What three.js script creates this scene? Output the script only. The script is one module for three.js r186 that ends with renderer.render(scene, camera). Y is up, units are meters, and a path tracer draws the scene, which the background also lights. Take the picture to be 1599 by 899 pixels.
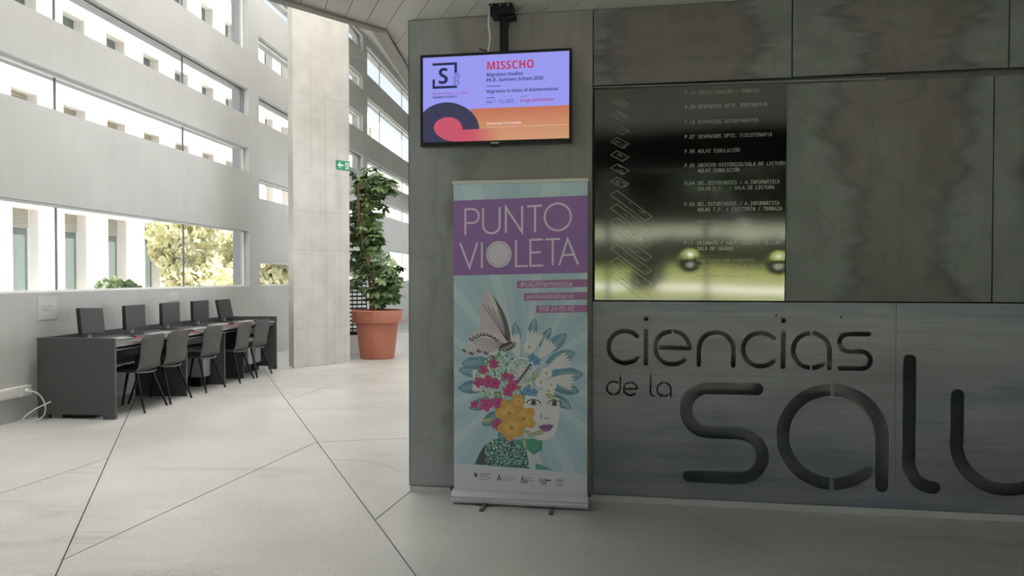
import * as THREE from 'three';
import { RoundedBoxGeometry } from 'three/addons/geometries/RoundedBoxGeometry.js';
import { mergeGeometries } from 'three/addons/utils/BufferGeometryUtils.js';

// ---------------------------------------------------------------- camera, sky, sun, exposure
const scene = new THREE.Scene();
const camera = new THREE.PerspectiveCamera(2 * Math.atan(449.5 / 1130) * 180 / Math.PI, 1599 / 899, 0.05, 400);
camera.position.set(0, 1.45, 0);
camera.rotation.x = -Math.atan(18.5 / 1130);

const renderer = new THREE.WebGLRenderer({ antialias: true });
renderer.toneMapping = THREE.LinearToneMapping;
renderer.toneMappingExposure = 2.5;
renderer.shadowMap.enabled = true;

const sunDir = new THREE.Vector3(0.64, 1.4, -0.2).normalize();
// bright, slightly hazy sky: pale at the horizon, light blue overhead
{
  const w = 256, h = 128, d = new Float32Array(w * h * 4);
  for (let y = 0; y < h; y++) {
    const up = Math.max(0, Math.sin(((y + 0.5) / h - 0.5) * Math.PI)), t = Math.pow(up, 0.6);
    for (let x = 0; x < w; x++) d.set([1.02 - 0.32 * t, 1.04 - 0.18 * t, 1.06 + 0.10 * t, 1], (y * w + x) * 4);
  }
  const t = new THREE.DataTexture(d, w, h, THREE.RGBAFormat, THREE.FloatType);
  t.mapping = THREE.EquirectangularReflectionMapping; t.magFilter = THREE.LinearFilter; t.needsUpdate = true;
  scene.background = t; scene.backgroundIntensity = 1.15;
}

const sun = new THREE.DirectionalLight(0xfffcfa, 13);
sun.name = 'sun';
sun.position.copy(sunDir).multiplyScalar(60);
sun.castShadow = true;
sun.shadow.mapSize.set(4096, 4096);
Object.assign(sun.shadow.camera, { left: -45, right: 45, top: 45, bottom: -45, near: 1, far: 160 });
scene.add(sun); scene.add(sun.target);

// ---------------------------------------------------------------- helpers
let seed = 7;
const rnd = () => { seed = (seed + 0x6d2b79f5) | 0; let t = Math.imul(seed ^ (seed >>> 15), 1 | seed); t = (t + Math.imul(t ^ (t >>> 7), 61 | t)) ^ t; return ((t ^ (t >>> 14)) >>> 0) / 4294967296; };
const rr = (a, b) => a + (b - a) * rnd();
const hash = (x, y, s) => { let h = Math.imul(x | 0, 374761393) + Math.imul(y | 0, 668265263) + Math.imul(s | 0, 974634711); h = Math.imul(h ^ (h >>> 13), 1274126177); return ((h ^ (h >>> 16)) >>> 0) / 4294967296; };
const vnoise = (x, y, s) => {
  const ix = Math.floor(x), iy = Math.floor(y), fx = x - ix, fy = y - iy, u = fx * fx * (3 - 2 * fx), v = fy * fy * (3 - 2 * fy);
  const a = hash(ix, iy, s), b = hash(ix + 1, iy, s), c = hash(ix, iy + 1, s), d = hash(ix + 1, iy + 1, s);
  return a + (b - a) * u + (c - a) * v + (a - b - c + d) * u * v;
};
const fbm = (x, y, s, n = 4) => { let r = 0, a = 0.5, t = 0; for (let i = 0; i < n; i++, a *= 0.5, x *= 2.03, y *= 2.03) { r += a * vnoise(x, y, s + i * 17); t += a; } return r / t; };
const clamp = THREE.MathUtils.clamp, mix = THREE.MathUtils.lerp, sstep = THREE.MathUtils.smoothstep;

function pixTex(w, h, f, srgb = true) {              // f(x, y) -> [r, g, b] 0..255, y up
  const d = new Uint8Array(w * h * 4);
  for (let y = 0; y < h; y++) for (let x = 0; x < w; x++) { const c = f(x / w, y / h, x, y), o = (y * w + x) * 4; d[o] = clamp(c[0], 0, 255); d[o + 1] = clamp(c[1], 0, 255); d[o + 2] = clamp(c[2], 0, 255); d[o + 3] = 255; }
  const t = new THREE.DataTexture(d, w, h);
  t.magFilter = THREE.LinearFilter; t.minFilter = THREE.LinearMipmapLinearFilter; t.generateMipmaps = true;
  t.wrapS = t.wrapT = THREE.MirroredRepeatWrapping;
  if (srgb) t.colorSpace = THREE.SRGBColorSpace;
  t.needsUpdate = true;
  return t;
}
function canvasTex(w, h, draw, srgb = true) {
  const c = document.createElement('canvas'); c.width = w; c.height = h;
  draw(c.getContext('2d'), w, h);
  const t = new THREE.CanvasTexture(c);
  if (srgb) t.colorSpace = THREE.SRGBColorSpace;
  t.anisotropy = 8;
  return t;
}
const std = (color, roughness = 0.7, more = {}) => new THREE.MeshStandardMaterial({ color, roughness, ...more });
const phys = (color, roughness = 0.7, more = {}) => new THREE.MeshPhysicalMaterial({ color, roughness, ...more });

const used = new Map();
const numbered = (n) => { const k = used.get(n) || 0; used.set(n, k + 1); return k ? `${n}_${String(k).padStart(3, '0')}` : n; };
function tag(o, label, category, group) { o.userData.label = label; o.userData.category = category; if (group) o.userData.group = group; return o; }
function group(name, pos = [0, 0, 0], turn = 0) { const g = new THREE.Group(); g.name = numbered(name); g.position.set(...pos); g.rotation.y = turn; scene.add(g); return g; }
function mesh(name, geo, mat, parent) {
  const m = new THREE.Mesh(geo, mat); m.castShadow = m.receiveShadow = true;
  if (parent) { m.name = name; parent.add(m); } else { m.name = numbered(name); scene.add(m); }
  return m;
}
const structure = (o) => { o.userData.kind = 'structure'; return o; };
const box = (x0, x1, y0, y1, z0, z1) => { const g = new THREE.BoxGeometry(x1 - x0, y1 - y0, z1 - z0); g.translate((x0 + x1) / 2, (y0 + y1) / 2, (z0 + z1) / 2); return g; };
const rbox = (x0, x1, y0, y1, z0, z1, r = 0.004) => { const g = new RoundedBoxGeometry(x1 - x0, y1 - y0, z1 - z0, 2, r); g.translate((x0 + x1) / 2, (y0 + y1) / 2, (z0 + z1) / 2); return g; };
const metreUV = (g, s = 1) => {                       // box-mapped uv in metres
  g = g.index ? g.toNonIndexed() : g; g.computeVertexNormals();
  const p = g.attributes.position, n = g.attributes.normal, uv = new Float32Array(p.count * 2);
  for (let i = 0; i < p.count; i++) {
    const ax = Math.abs(n.getX(i)), ay = Math.abs(n.getY(i)), az = Math.abs(n.getZ(i));
    const [u, v] = az >= ax && az >= ay ? [p.getX(i), p.getY(i)] : ax >= ay ? [p.getZ(i), p.getY(i)] : [p.getX(i), p.getZ(i)];
    uv[i * 2] = u * s; uv[i * 2 + 1] = v * s;
  }
  g.setAttribute('uv', new THREE.BufferAttribute(uv, 2)); return g;
};
const tube = (pts, r, seg = 32, rad = 8) => new THREE.TubeGeometry(new THREE.CatmullRomCurve3(pts.map((p) => new THREE.Vector3(...p))), seg, r, rad);
function bar(a, b, r0, r1, seg = 12) {                // tapered round bar from a to b
  const A = new THREE.Vector3(...a), B = new THREE.Vector3(...b), L = A.distanceTo(B);
  const g = new THREE.CylinderGeometry(r1, r0, L, seg); g.translate(0, L / 2, 0);
  g.applyQuaternion(new THREE.Quaternion().setFromUnitVectors(new THREE.Vector3(0, 1, 0), B.clone().sub(A).normalize())); g.translate(A.x, A.y, A.z); return g;
}
const prism = (pts, y0, y1) => {                      // pts: [x, z] counter-clockwise or not, vertical prism
  const s = new THREE.Shape(pts.map(([x, z]) => new THREE.Vector2(x, -z)));
  const g = new THREE.ExtrudeGeometry(s, { depth: y1 - y0, bevelEnabled: false }); g.rotateX(-Math.PI / 2); g.translate(0, y0, 0); return g;
};
function clip(poly, a, b, side, inset = 0) {          // keep the part of a convex polygon on one side of line a-b
  const dx = b[0] - a[0], dz = b[1] - a[1], L = Math.hypot(dx, dz), f = (p) => side * ((p[0] - a[0]) * dz - (p[1] - a[1]) * dx) / L - inset, out = [];
  poly.forEach((p, i) => {
    const q = poly[(i + 1) % poly.length], fp = f(p), fq = f(q);
    if (fp >= 0) out.push(p);
    if ((fp > 0 && fq < 0) || (fp < 0 && fq > 0)) { const t = fp / (fp - fq); out.push([p[0] + (q[0] - p[0]) * t, p[1] + (q[1] - p[1]) * t]); }
  });
  return out;
}
const area = (p) => Math.abs(p.reduce((s, a, i) => { const b = p[(i + 1) % p.length]; return s + a[0] * b[1] - b[0] * a[1]; }, 0)) / 2;

// frames of the place: the window wall (x away from the camera, z into the room) and the steel wall (x to the right, z to the camera)
const LW = { pos: [-4.976, 0, -7.010], turn: 85.2536 * Math.PI / 180 };
const SW = { pos: [-0.6874, 0, -4.8468], turn: -9.2319 * Math.PI / 180 };
const inFrame = (F, x, y, z) => { const c = Math.cos(F.turn), s = Math.sin(F.turn); return [F.pos[0] + x * c + z * s, y, F.pos[2] - x * s + z * c]; };
const place = (name, F, x, y, z, turn = 0) => group(name, inFrame(F, x, y, z), F.turn + turn);

// ---------------------------------------------------------------- materials
const floorTex = pixTex(1024, 1024, (u, v, x, y) => {
  const n = fbm(u * 6, v * 6, 3, 5), sp = hash(x, y, 5), blot = fbm(u * 2.2, v * 2.2, 29, 3);
  let c = 208 + (n - 0.5) * 26 + (blot - 0.5) * 22 + (hash(x >> 1, y >> 1, 8) - 0.5) * 14;
  if (sp > 0.9955) c -= 55 * hash(x, y, 6);
  if (hash(x >> 1, y >> 1, 77) > 0.9985) c -= 60;
  const scuff = fbm(u * 4 + 9, v * 16, 41, 4); if (scuff > 0.66) c -= (scuff - 0.66) * 170 * hash(x >> 2, y >> 1, 3);
  return [c, c * 0.988, c * 0.965];
});
floorTex.repeat.set(0.3, 0.3);
const floorRough = pixTex(512, 512, (u, v) => { const c = 74 + fbm(u * 9, v * 9, 61, 4) * 18; return [c, c, c]; }, false);
floorRough.repeat.set(0.25, 0.25);
const M = {
  floor: std(0xffffff, 1, { map: floorTex, roughnessMap: floorRough }),
  joint: std(0x3d3a36, 0.9),
  white: std(0xdedcd6, 0.85),
  whiteCeil: std(0xe9e6df, 0.9),
  darkCore: std(0x3a3b3b, 0.6, { metalness: 0.3 }),
  steelPlain: std(0x767776, 0.5, { metalness: 0.3 }),
  alu: std(0xb9bbba, 0.38, { metalness: 0.85 }),
  aluFrame: std(0x8e9090, 0.45, { metalness: 0.6 }),
  aluDark: std(0x77787a, 0.5, { metalness: 0.5 }),
  whiteFrame: std(0xe6e5e0, 0.5),
  glass: phys(0xa2a3a0, 0, { transmission: 1, ior: 1.45, specularIntensity: 0.3 }),
  clearGlass: phys(0xf2f6f4, 0, { transmission: 1, ior: 1.45 }),
  opal: phys(0xc6c4bd, 1, { transmission: 0.95, ior: 1.2 }),
  deskBlack: std(0x505151, 0.55),
  deskEdge: std(0x8f8f8d, 0.5),
  chairPlastic: std(0x454443, 0.5),
  blackMetal: std(0x1d1e1f, 0.45, { metalness: 0.4 }),
  blackPlastic: std(0x26272a, 0.42),
  screenOff: phys(0x1d1e20, 0.4),
  greyPlastic: std(0xb4b4b1, 0.5),
  keyGrey: std(0xa9a9a8, 0.6),
  red: std(0xc23a4c, 0.7),
  paper: std(0xeeeeea, 0.85),
  notice: std(0xcbcbc7, 0.85),
  terracotta: std(0xffffff, 0.85),
  soil: std(0x3b2d22, 1),
  bark: std(0x7d6249, 0.9),
};
const wallNoise = pixTex(512, 512, (u, v) => { const c = 190 + (fbm(u * 4, v * 4, 91, 4) - 0.5) * 14 + (fbm(u * 40, v * 8, 12, 2) - 0.5) * 5; return [c, c * 0.998, c * 0.985]; });
wallNoise.repeat.set(0.25, 0.25);
M.wall = std(0xffffff, 0.88, { map: wallNoise });

// blackened steel: plates with a warm brown middle and grey-green washed margins, ragged vertical boundaries
function steelMap(sd, leftEdge, rightEdge, tone = 0) {
  return pixTex(384, 512, (u, v, x, y) => {
    const wob = (fbm(3 + v * 5, sd, sd, 4) - 0.5) * 0.34 + (fbm(u * 5, v * 14, sd + 5, 4) - 0.5) * 0.2;
    const l = 1 - sstep(u + wob, leftEdge - 0.045, leftEdge + 0.045), r = sstep(u - wob, rightEdge - 0.05, rightEdge + 0.05);
    const margin = Math.max(l, r), edge = Math.max(Math.exp(-(((u + wob - leftEdge) / 0.05) ** 2)), Math.exp(-(((u - wob - rightEdge) / 0.05) ** 2)));
    const mott = (fbm(u * 7, v * 7, sd + 9, 5) - 0.5) * 22 + (fbm(u * 24, v * 3, sd + 31, 3) - 0.5) * 10 + (hash(x, y, sd) - 0.5) * 7;
    const tide = fbm(u * 3, v * 3, sd + 50, 4), ring = Math.exp(-(((tide - 0.52) / 0.012) ** 2)) * 7;
    const a = [122, 116, 115], b = [126, 130, 129];
    return [0, 1, 2].map((k) => mix(a[k], b[k], margin) - edge * 17 + mott - ring + tone);
  });
}
const steel = (sd, l, r, tone = 0) => std(0xffffff, 0.46, { map: steelMap(sd, l, r, tone), metalness: 0.3 });
const signTex = pixTex(1024, 512, (u, v, x, y) => {
  const st = (fbm(u * 5, v * 90, 201, 3) - 0.5) * 20 + (fbm(u * 2, v * 14, 203, 3) - 0.5) * 16, bl = fbm(u * 4, v * 6, 207, 4);
  const stain = sstep(fbm(u * 3 + 4, v * 7, 211, 4), 0.52, 0.7);
  const c = 146 + st + (bl - 0.5) * 22 - stain * 12 + (hash(x, y, 3) - 0.5) * 6;
  return [c - stain * 4, c + 1, c + 7 + stain * 5];
});
signTex.repeat.set(0.5, 0.78);
M.sign = std(0xffffff, 0.4, { map: signTex, metalness: 0.4 });

// ---------------------------------------------------------------- floor: cast slabs between saw-cut joints
const floorGroup = structure(group('floor'));
{
  const l0 = inFrame(LW, -14, 0, -0.3), l1 = inFrame(LW, 25, 0, -0.3);
  let whole = [[l0[0], l0[2]], [9, l0[2]], [9, l1[2]], [l1[0], l1[2]]];
  const half = 0.004;
  const L1 = [[-2.211, -3.482], [-3.969, -7.433]], L2 = [[-3.415, -4.804], [-3.229, -5.727]], L3 = [[-2.294, -3.688], [-1.719, -6.273]],
    L4 = [[-3.474, -10.349], [-0.472, -3.498]], L5 = [[-2.626, -8.468], [-2.147, -10.932]], L6 = [[-1.716, -6.304], [-0.937, -6.454]], L7 = [[-0.81, -4.304], [-0.69, -4.834]];
  const split = (p, l) => [clip(p, l[0], l[1], 1, half), clip(p, l[0], l[1], -1, half)];
  const slabs = [], rec = (p, tree) => { if (!p.length) return; if (!tree) { slabs.push(p); return; } const [l, a, b] = tree, [x, y] = split(p, l); rec(x, a); rec(y, b); };
  // side +1 of each line is tested by the sample points below
  const side = (l, p) => Math.sign((p[0] - l[0][0]) * (l[1][1] - l[0][1]) - (p[1] - l[0][1]) * (l[1][0] - l[0][0]));
  const node = (l, pt, a, b) => side(l, pt) > 0 ? [l, a, b] : [l, b, a];            // a: the side on which pt lies
  const tree = node(L4, [3, -4],
    node(L5, [-1, -8], node(L6, [0, -4], node(L7, [0.5, -4], null, null), null), null),
    node(L1, [-2, -6], node(L3, [-1.2, -4], null, null), node(L2, [-3.6, -6], null, null)));
  rec(whole, tree);
  mesh('joint_bed', prism(whole, -0.2, -0.012), M.joint, floorGroup);
  slabs.filter((p) => area(p) > 0.01).forEach((p) => mesh('floor_slab', prism(p, -0.012, 0), M.floor, floorGroup));
  const crackMat = std(0x6f6b64, 0.9);
  for (const pts of [[[-3.276, -5.458], [-3.107, -5.458]], [[-3.29, -5.315], [-3.059, -5.315]], [[-2.471, -4.074], [-2.224, -4.074]], [[-2.391, -3.907], [-2.255, -3.907]],
    [[-1.43, -5.70], [-1.25, -5.69], [-1.108, -5.628], [-0.95, -5.50], [-0.808, -5.332]], [[1.03, -4.56], [1.1, -4.40], [1.172, -4.136], [1.33, -3.8]]]) {
    mesh('crack', tube(pts.map(([x, z]) => [x, -0.0012, z]), 0.0022, 20, 5), crackMat, floorGroup);
  }
}

// ---------------------------------------------------------------- window wall on the left
const wallLeft = structure(place('wall_left', LW, 0, 0, 0));
const rowsWide = [[1.278, 2.225], [3.235, 3.645], [4.195, 4.655], [5.295, 6.31], [6.92, 7.67]];
const rowsMid = [[1.272, 1.697], [2.832, 3.18], [4.195, 4.645], [5.275, 5.71], [6.385, 6.74], [7.405, 7.82]];
const bays = [[-13.0, -6.7, rowsWide, [-10.4, -8.8]], [-6.3, 5.487, rowsWide, [-4.28, -1.66, 0.952, 3.57]], [5.893, 12.33, rowsMid, []], [12.732, 24, rowsWide, [14.41, 17.2, 19.9]]];
{
  const s = new THREE.Shape([[-14, 0], [25, 0], [25, 8.3], [-14, 8.3]].map((p) => new THREE.Vector2(...p)));
  for (const [x0, x1, rows] of bays) for (const [y0, y1] of rows) s.holes.push(new THREE.Path([[x0, y0], [x0, y1], [x1, y1], [x1, y0]].map((p) => new THREE.Vector2(...p))));
  const g = new THREE.ExtrudeGeometry(s, { depth: 0.3, bevelEnabled: false }); g.translate(0, 0, -0.3);
  mesh('plaster', g, M.wall, wallLeft);
  let n = 0;
  for (const [x0, x1, rows, mull] of bays) {
    for (const [y0, y1] of rows) {
      const w = structure(place('window_' + (++n), LW, 0, 0, 0)), zi = -0.095, zo = -0.15, t = 0.022;
      mesh('frame', mergeGeometries([box(x0, x1, y0, y0 + t, zo, zi), box(x0, x1, y1 - t, y1, zo, zi), box(x0, x0 + t, y0 + t, y1 - t, zo, zi), box(x1 - t, x1, y0 + t, y1 - t, zo, zi)]), y0 > 6.9 || (y0 > 4 && y0 < 4.3) ? M.aluFrame : M.whiteFrame, w);
      const cuts = [x0 + t, ...mull, x1 - t];
      for (let k = 0; k + 1 < cuts.length; k++) { const p = mesh('pane', new THREE.PlaneGeometry(cuts[k + 1] - cuts[k], y1 - y0 - 2 * t), M.glass, w); p.position.set((cuts[k] + cuts[k + 1]) / 2, (y0 + y1) / 2, -0.12); }
      for (const c of mull) mesh('mullion', box(c - 0.009, c + 0.009, y0 + t, y1 - t, -0.128, -0.11), M.aluDark, w);
    }
  }
}

// ---------------------------------------------------------------- steel-clad wall
const wallFront = structure(place('wall_front', SW, 0, 0, 0));
mesh('core', metreUV(box(0.01, 6.8, 0, 3.2, -3.4, -0.2)), M.steelPlain, wallFront);
{
  const panel = (u0, u1, y0, y1, mat) => {
    const g = rbox(u0, u1, y0, y1, -0.02, 0, 0.0025); const p = g.attributes.position, uv = g.attributes.uv;
    for (let i = 0; i < p.count; i++) uv.setXY(i, (p.getX(i) - u0) / (u1 - u0), (p.getY(i) - y0) / (y1 - y0));
    mesh('steel_panel', g, mat, wallFront);
  };
  const sA = steel(11, 0.3, 1.2, 32), sB = steel(23, 0.12, 0.78), sC = steel(37, 0.28, 0.86), sD = steel(53, 0.2, 0.8);  // raised tone of sA paints in the stronger light on the left
  panel(0, 1.219, 0.045, 3.15, sA);
  panel(1.224, 2.433, 2.668, 3.15, sB); panel(2.439, 3.645, 2.672, 3.15, sC); panel(3.651, 4.86, 2.672, 3.15, sD); panel(4.866, 6.8, 2.672, 3.15, sB);
  panel(2.404, 3.567, 1.296, 2.628, sC); panel(3.573, 4.8, 1.296, 2.628, sD); panel(4.806, 6.8, 1.296, 2.628, sC);
  panel(5.62, 6.8, 0.045, 1.29, sD);
  // carcass behind the plates to which they are fixed
  mesh('backing', box(0.0, 6.8, 1.29, 3.15, -0.2, -0.11), M.steelPlain, wallFront);
  mesh('backing', box(0.0, 1.222, 0.045, 1.29, -0.2, -0.11), M.steelPlain, wallFront);
  mesh('return_plate', box(-0.004, 0.0, 0.045, 3.15, -1.2, 0), std(0x4a4540, 0.5, { metalness: 0.3 }), wallFront);
}
structure(mesh('trim_1', metreUV(box(0, 6.8, 0, 0.041, -0.03, 0.002)), std(0xd3d4d0, 0.4, { metalness: 0.15 }), null)).position.set(...SW.pos);
scene.getObjectByName('trim_1').rotation.y = SW.turn;

// ---------------------------------------------------------------- lettered steel sign: strokes cut through the plate
{
  const outline = (pts, hw, cap0 = true, cap1 = true) => {         // stroke outline with round or flat ends
    const n = pts.length, L = [], R = [];
    for (let i = 0; i < n; i++) {
      const a = pts[Math.max(0, i - 1)], b = pts[Math.min(n - 1, i + 1)], dx = b[0] - a[0], dy = b[1] - a[1], l = Math.hypot(dx, dy);
      L.push([pts[i][0] - dy / l * hw, pts[i][1] + dx / l * hw]); R.push([pts[i][0] + dy / l * hw, pts[i][1] - dx / l * hw]);
    }
    const capAt = (p, q) => { const th = Math.atan2(q[1] - p[1], q[0] - p[0]), o = []; for (let k = 1; k < 10; k++) o.push([p[0] + hw * Math.cos(th - Math.PI * k / 10), p[1] + hw * Math.sin(th - Math.PI * k / 10)]); return o; };
    return [...L, ...(cap1 ? capAt(pts[n - 1], L[n - 1]) : []), ...R.reverse(), ...(cap0 ? capAt(pts[0], R[n - 1]) : [])];
  };
  const arc = (cx, cy, r, a0, a1, n = 28) => Array.from({ length: n + 1 }, (_, i) => { const a = (a0 + (a1 - a0) * i / n) * Math.PI / 180; return [cx + r * Math.cos(a), cy + r * Math.sin(a)]; });
  const dot = (x, y, r) => arc(x, y, r, 0, 345, 23);
  const line = (a, b, n = 6) => Array.from({ length: n + 1 }, (_, i) => [mix(a[0], b[0], i / n), mix(a[1], b[1], i / n)]);
  const gapDeg = (r, g) => g / r * 180 / Math.PI;
  const C = (x, y, r, h) => [outline(arc(x, y, r, 43, 317), h)];
  const I = (x, y0, y1, yd, h, rd) => [outline(line([x, y0], [x, y1]), h), dot(x, yd, rd)];
  const E = (x, y, r, h, g) => {
    const q = gapDeg(r, g), inner = Math.sqrt((r - h) ** 2 - h ** 2), o = [outline(arc(x, y, r, 90 + q, 314), h, false, true)];
    const up = [...arc(x, y, r + h, 90 - q, 0, 18), [x + r + h, y - h * 0.4], [x + r + h * 0.7, y - h * 0.85], [x + r + h * 0.2, y - h], [x - r + h * 1.6, y - h], [x - r + h * 1.6, y + h], [x + inner, y + h],
      ...arc(x, y, r - h, Math.asin(h / (r - h)) * 180 / Math.PI + 1, 90 - q, 16)];
    o.push(up); return o;
  };
  const N = (x, y, r, yb, h) => [outline([...line([x - r, yb], [x - r, y - 0.002]), ...arc(x, y, r, 180, 0), ...line([x + r, y - 0.002], [x + r, yb])], h)];
  const A = (x, y, r, h, g, yb, endDeg) => { const q = gapDeg(r, g); return [outline(arc(x, y, r, 90 + q, 270 - q), h, false, false), outline([...arc(x, y, r, 90 - q, 0), ...line([x + r, y - 0.002], [x + r, yb])], h, false, true), outline(arc(x, y, r, 270 + q, 360 - endDeg, 12), h, false, true)]; };
  const D = (x, y, r, h, g, yt) => { const q = gapDeg(r, g); return [outline(arc(x, y, r, 90 + q, 270 - q), h, false, false), outline([...line([x + r, yt], [x + r, y + 0.001]), ...arc(x, y, r, 0, -90 + q, 14)], h, true, false), outline(arc(x, y, r, 90 - q, 50, 8), h, false, false)]; };
  const S = (xr, xl, xm, ytop, ymid, ybot, xe, h) => { const r1 = (ytop - ymid) / 2, r2 = (ymid - ybot) / 2; return [outline([...line([xr, ytop], [xl + 0.001, ytop]), ...arc(xl, ytop - r1, r1, 90, 270), ...line([xl + 0.002, ymid], [xm - 0.002, ymid]), ...arc(xm, ymid - r2, r2, 90, -90), ...line([xm - 0.002, ybot], [xe, ybot])], h)]; };
  const h1 = 0.0143, h2 = 0.0057, h3 = 0.038, g1 = 0.0053, g3 = 0.0105;
  const plateA = [
    ...C(1.428, 0.998, 0.1036, h1), ...I(1.559, 1.1015, 0.8945, 1.1785, h1, 0.0148), ...E(1.7236, 0.997, 0.105, h1, g1), ...N(1.9912, 0.9935, 0.1048, 0.8935, h1),
    ...C(2.259, 0.9945, 0.104, h1), ...I(2.3935, 1.1, 0.89, 1.1768, h1, 0.016), ...A(2.5577, 0.9935, 0.1062, h1, g1, 0.8885, 52), ...S(2.8877, 2.7745, 2.8465, 1.098, 0.992, 0.8876, 2.7262, h1),
    ...D(1.3564, 0.7335, 0.0423, h2, 0.004, 0.8077), ...E(1.4631, 0.731, 0.0414, h2, 0.004), outline([...line([1.589, 0.8068], [1.589, 0.714]), ...arc(1.6135, 0.714, 0.0245, 180, 262, 10)], h2), ...A(1.6729, 0.7326, 0.0418, h2, 0.004, 0.6885, 50),
    ...S(2.24, 1.949, 2.134, 0.747, 0.468, 0.187, 1.829, h3), ...A(2.6819, 0.466, 0.288, h3, g3, 0.177, 47),
  ];
  const plateB = [outline([...line([3.121, 0.9425], [3.121, 0.322]), ...arc(3.263, 0.322, 0.142, 180, 270, 16)], h3),
    outline([...line([3.388, 0.7385], [3.388, 0.458]), ...arc(3.656, 0.458, 0.272, 180, 360, 30), ...line([3.928, 0.46], [3.928, 0.7385])], h3),
    ...D(4.42, 0.466, 0.288, h3, g3, 0.9425)];
  const root = place('lettered_sign', SW, 0, 0, 0);
  tag(root, 'brushed dark steel plate with cut-out words ciencias de la salud', 'sign');
  const plate = (u0, u1, holes) => {
    const s = new THREE.Shape([[u0, 0.045], [u1, 0.045], [u1, 1.288], [u0, 1.288]].map((p) => new THREE.Vector2(...p)));
    for (const h of holes) s.holes.push(new THREE.Path(h.map((p) => new THREE.Vector2(...p))));
    const g = new THREE.ExtrudeGeometry(s, { depth: 0.012, bevelEnabled: false, curveSegments: 4 }); g.translate(0, 0, -0.012);
    mesh('plate', g, M.sign, root);
  };
  plate(1.222, 3.041, plateA); plate(3.043, 5.615, plateB);
  const backMat = M.sign;
  mesh('back_plate', metreUV(box(1.222, 2.4, 0.045, 1.288, -0.2, -0.17)), backMat, root);
  mesh('back_plate', metreUV(box(2.402, 5.615, 0.045, 1.288, -0.2, -0.17)), backMat, root);
  for (const [u, y, r] of [[2.3507, 1.2086, 0.006], [2.728, 1.2, 0.0065], [1.95, 0.60, 0.004]]) { const g = new THREE.SphereGeometry(r, 12, 8); g.scale(1, 1, 0.5); g.translate(u, y, u < 2 ? -0.169 : 0); mesh('screw', g, M.blackMetal, root); }
}

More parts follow.
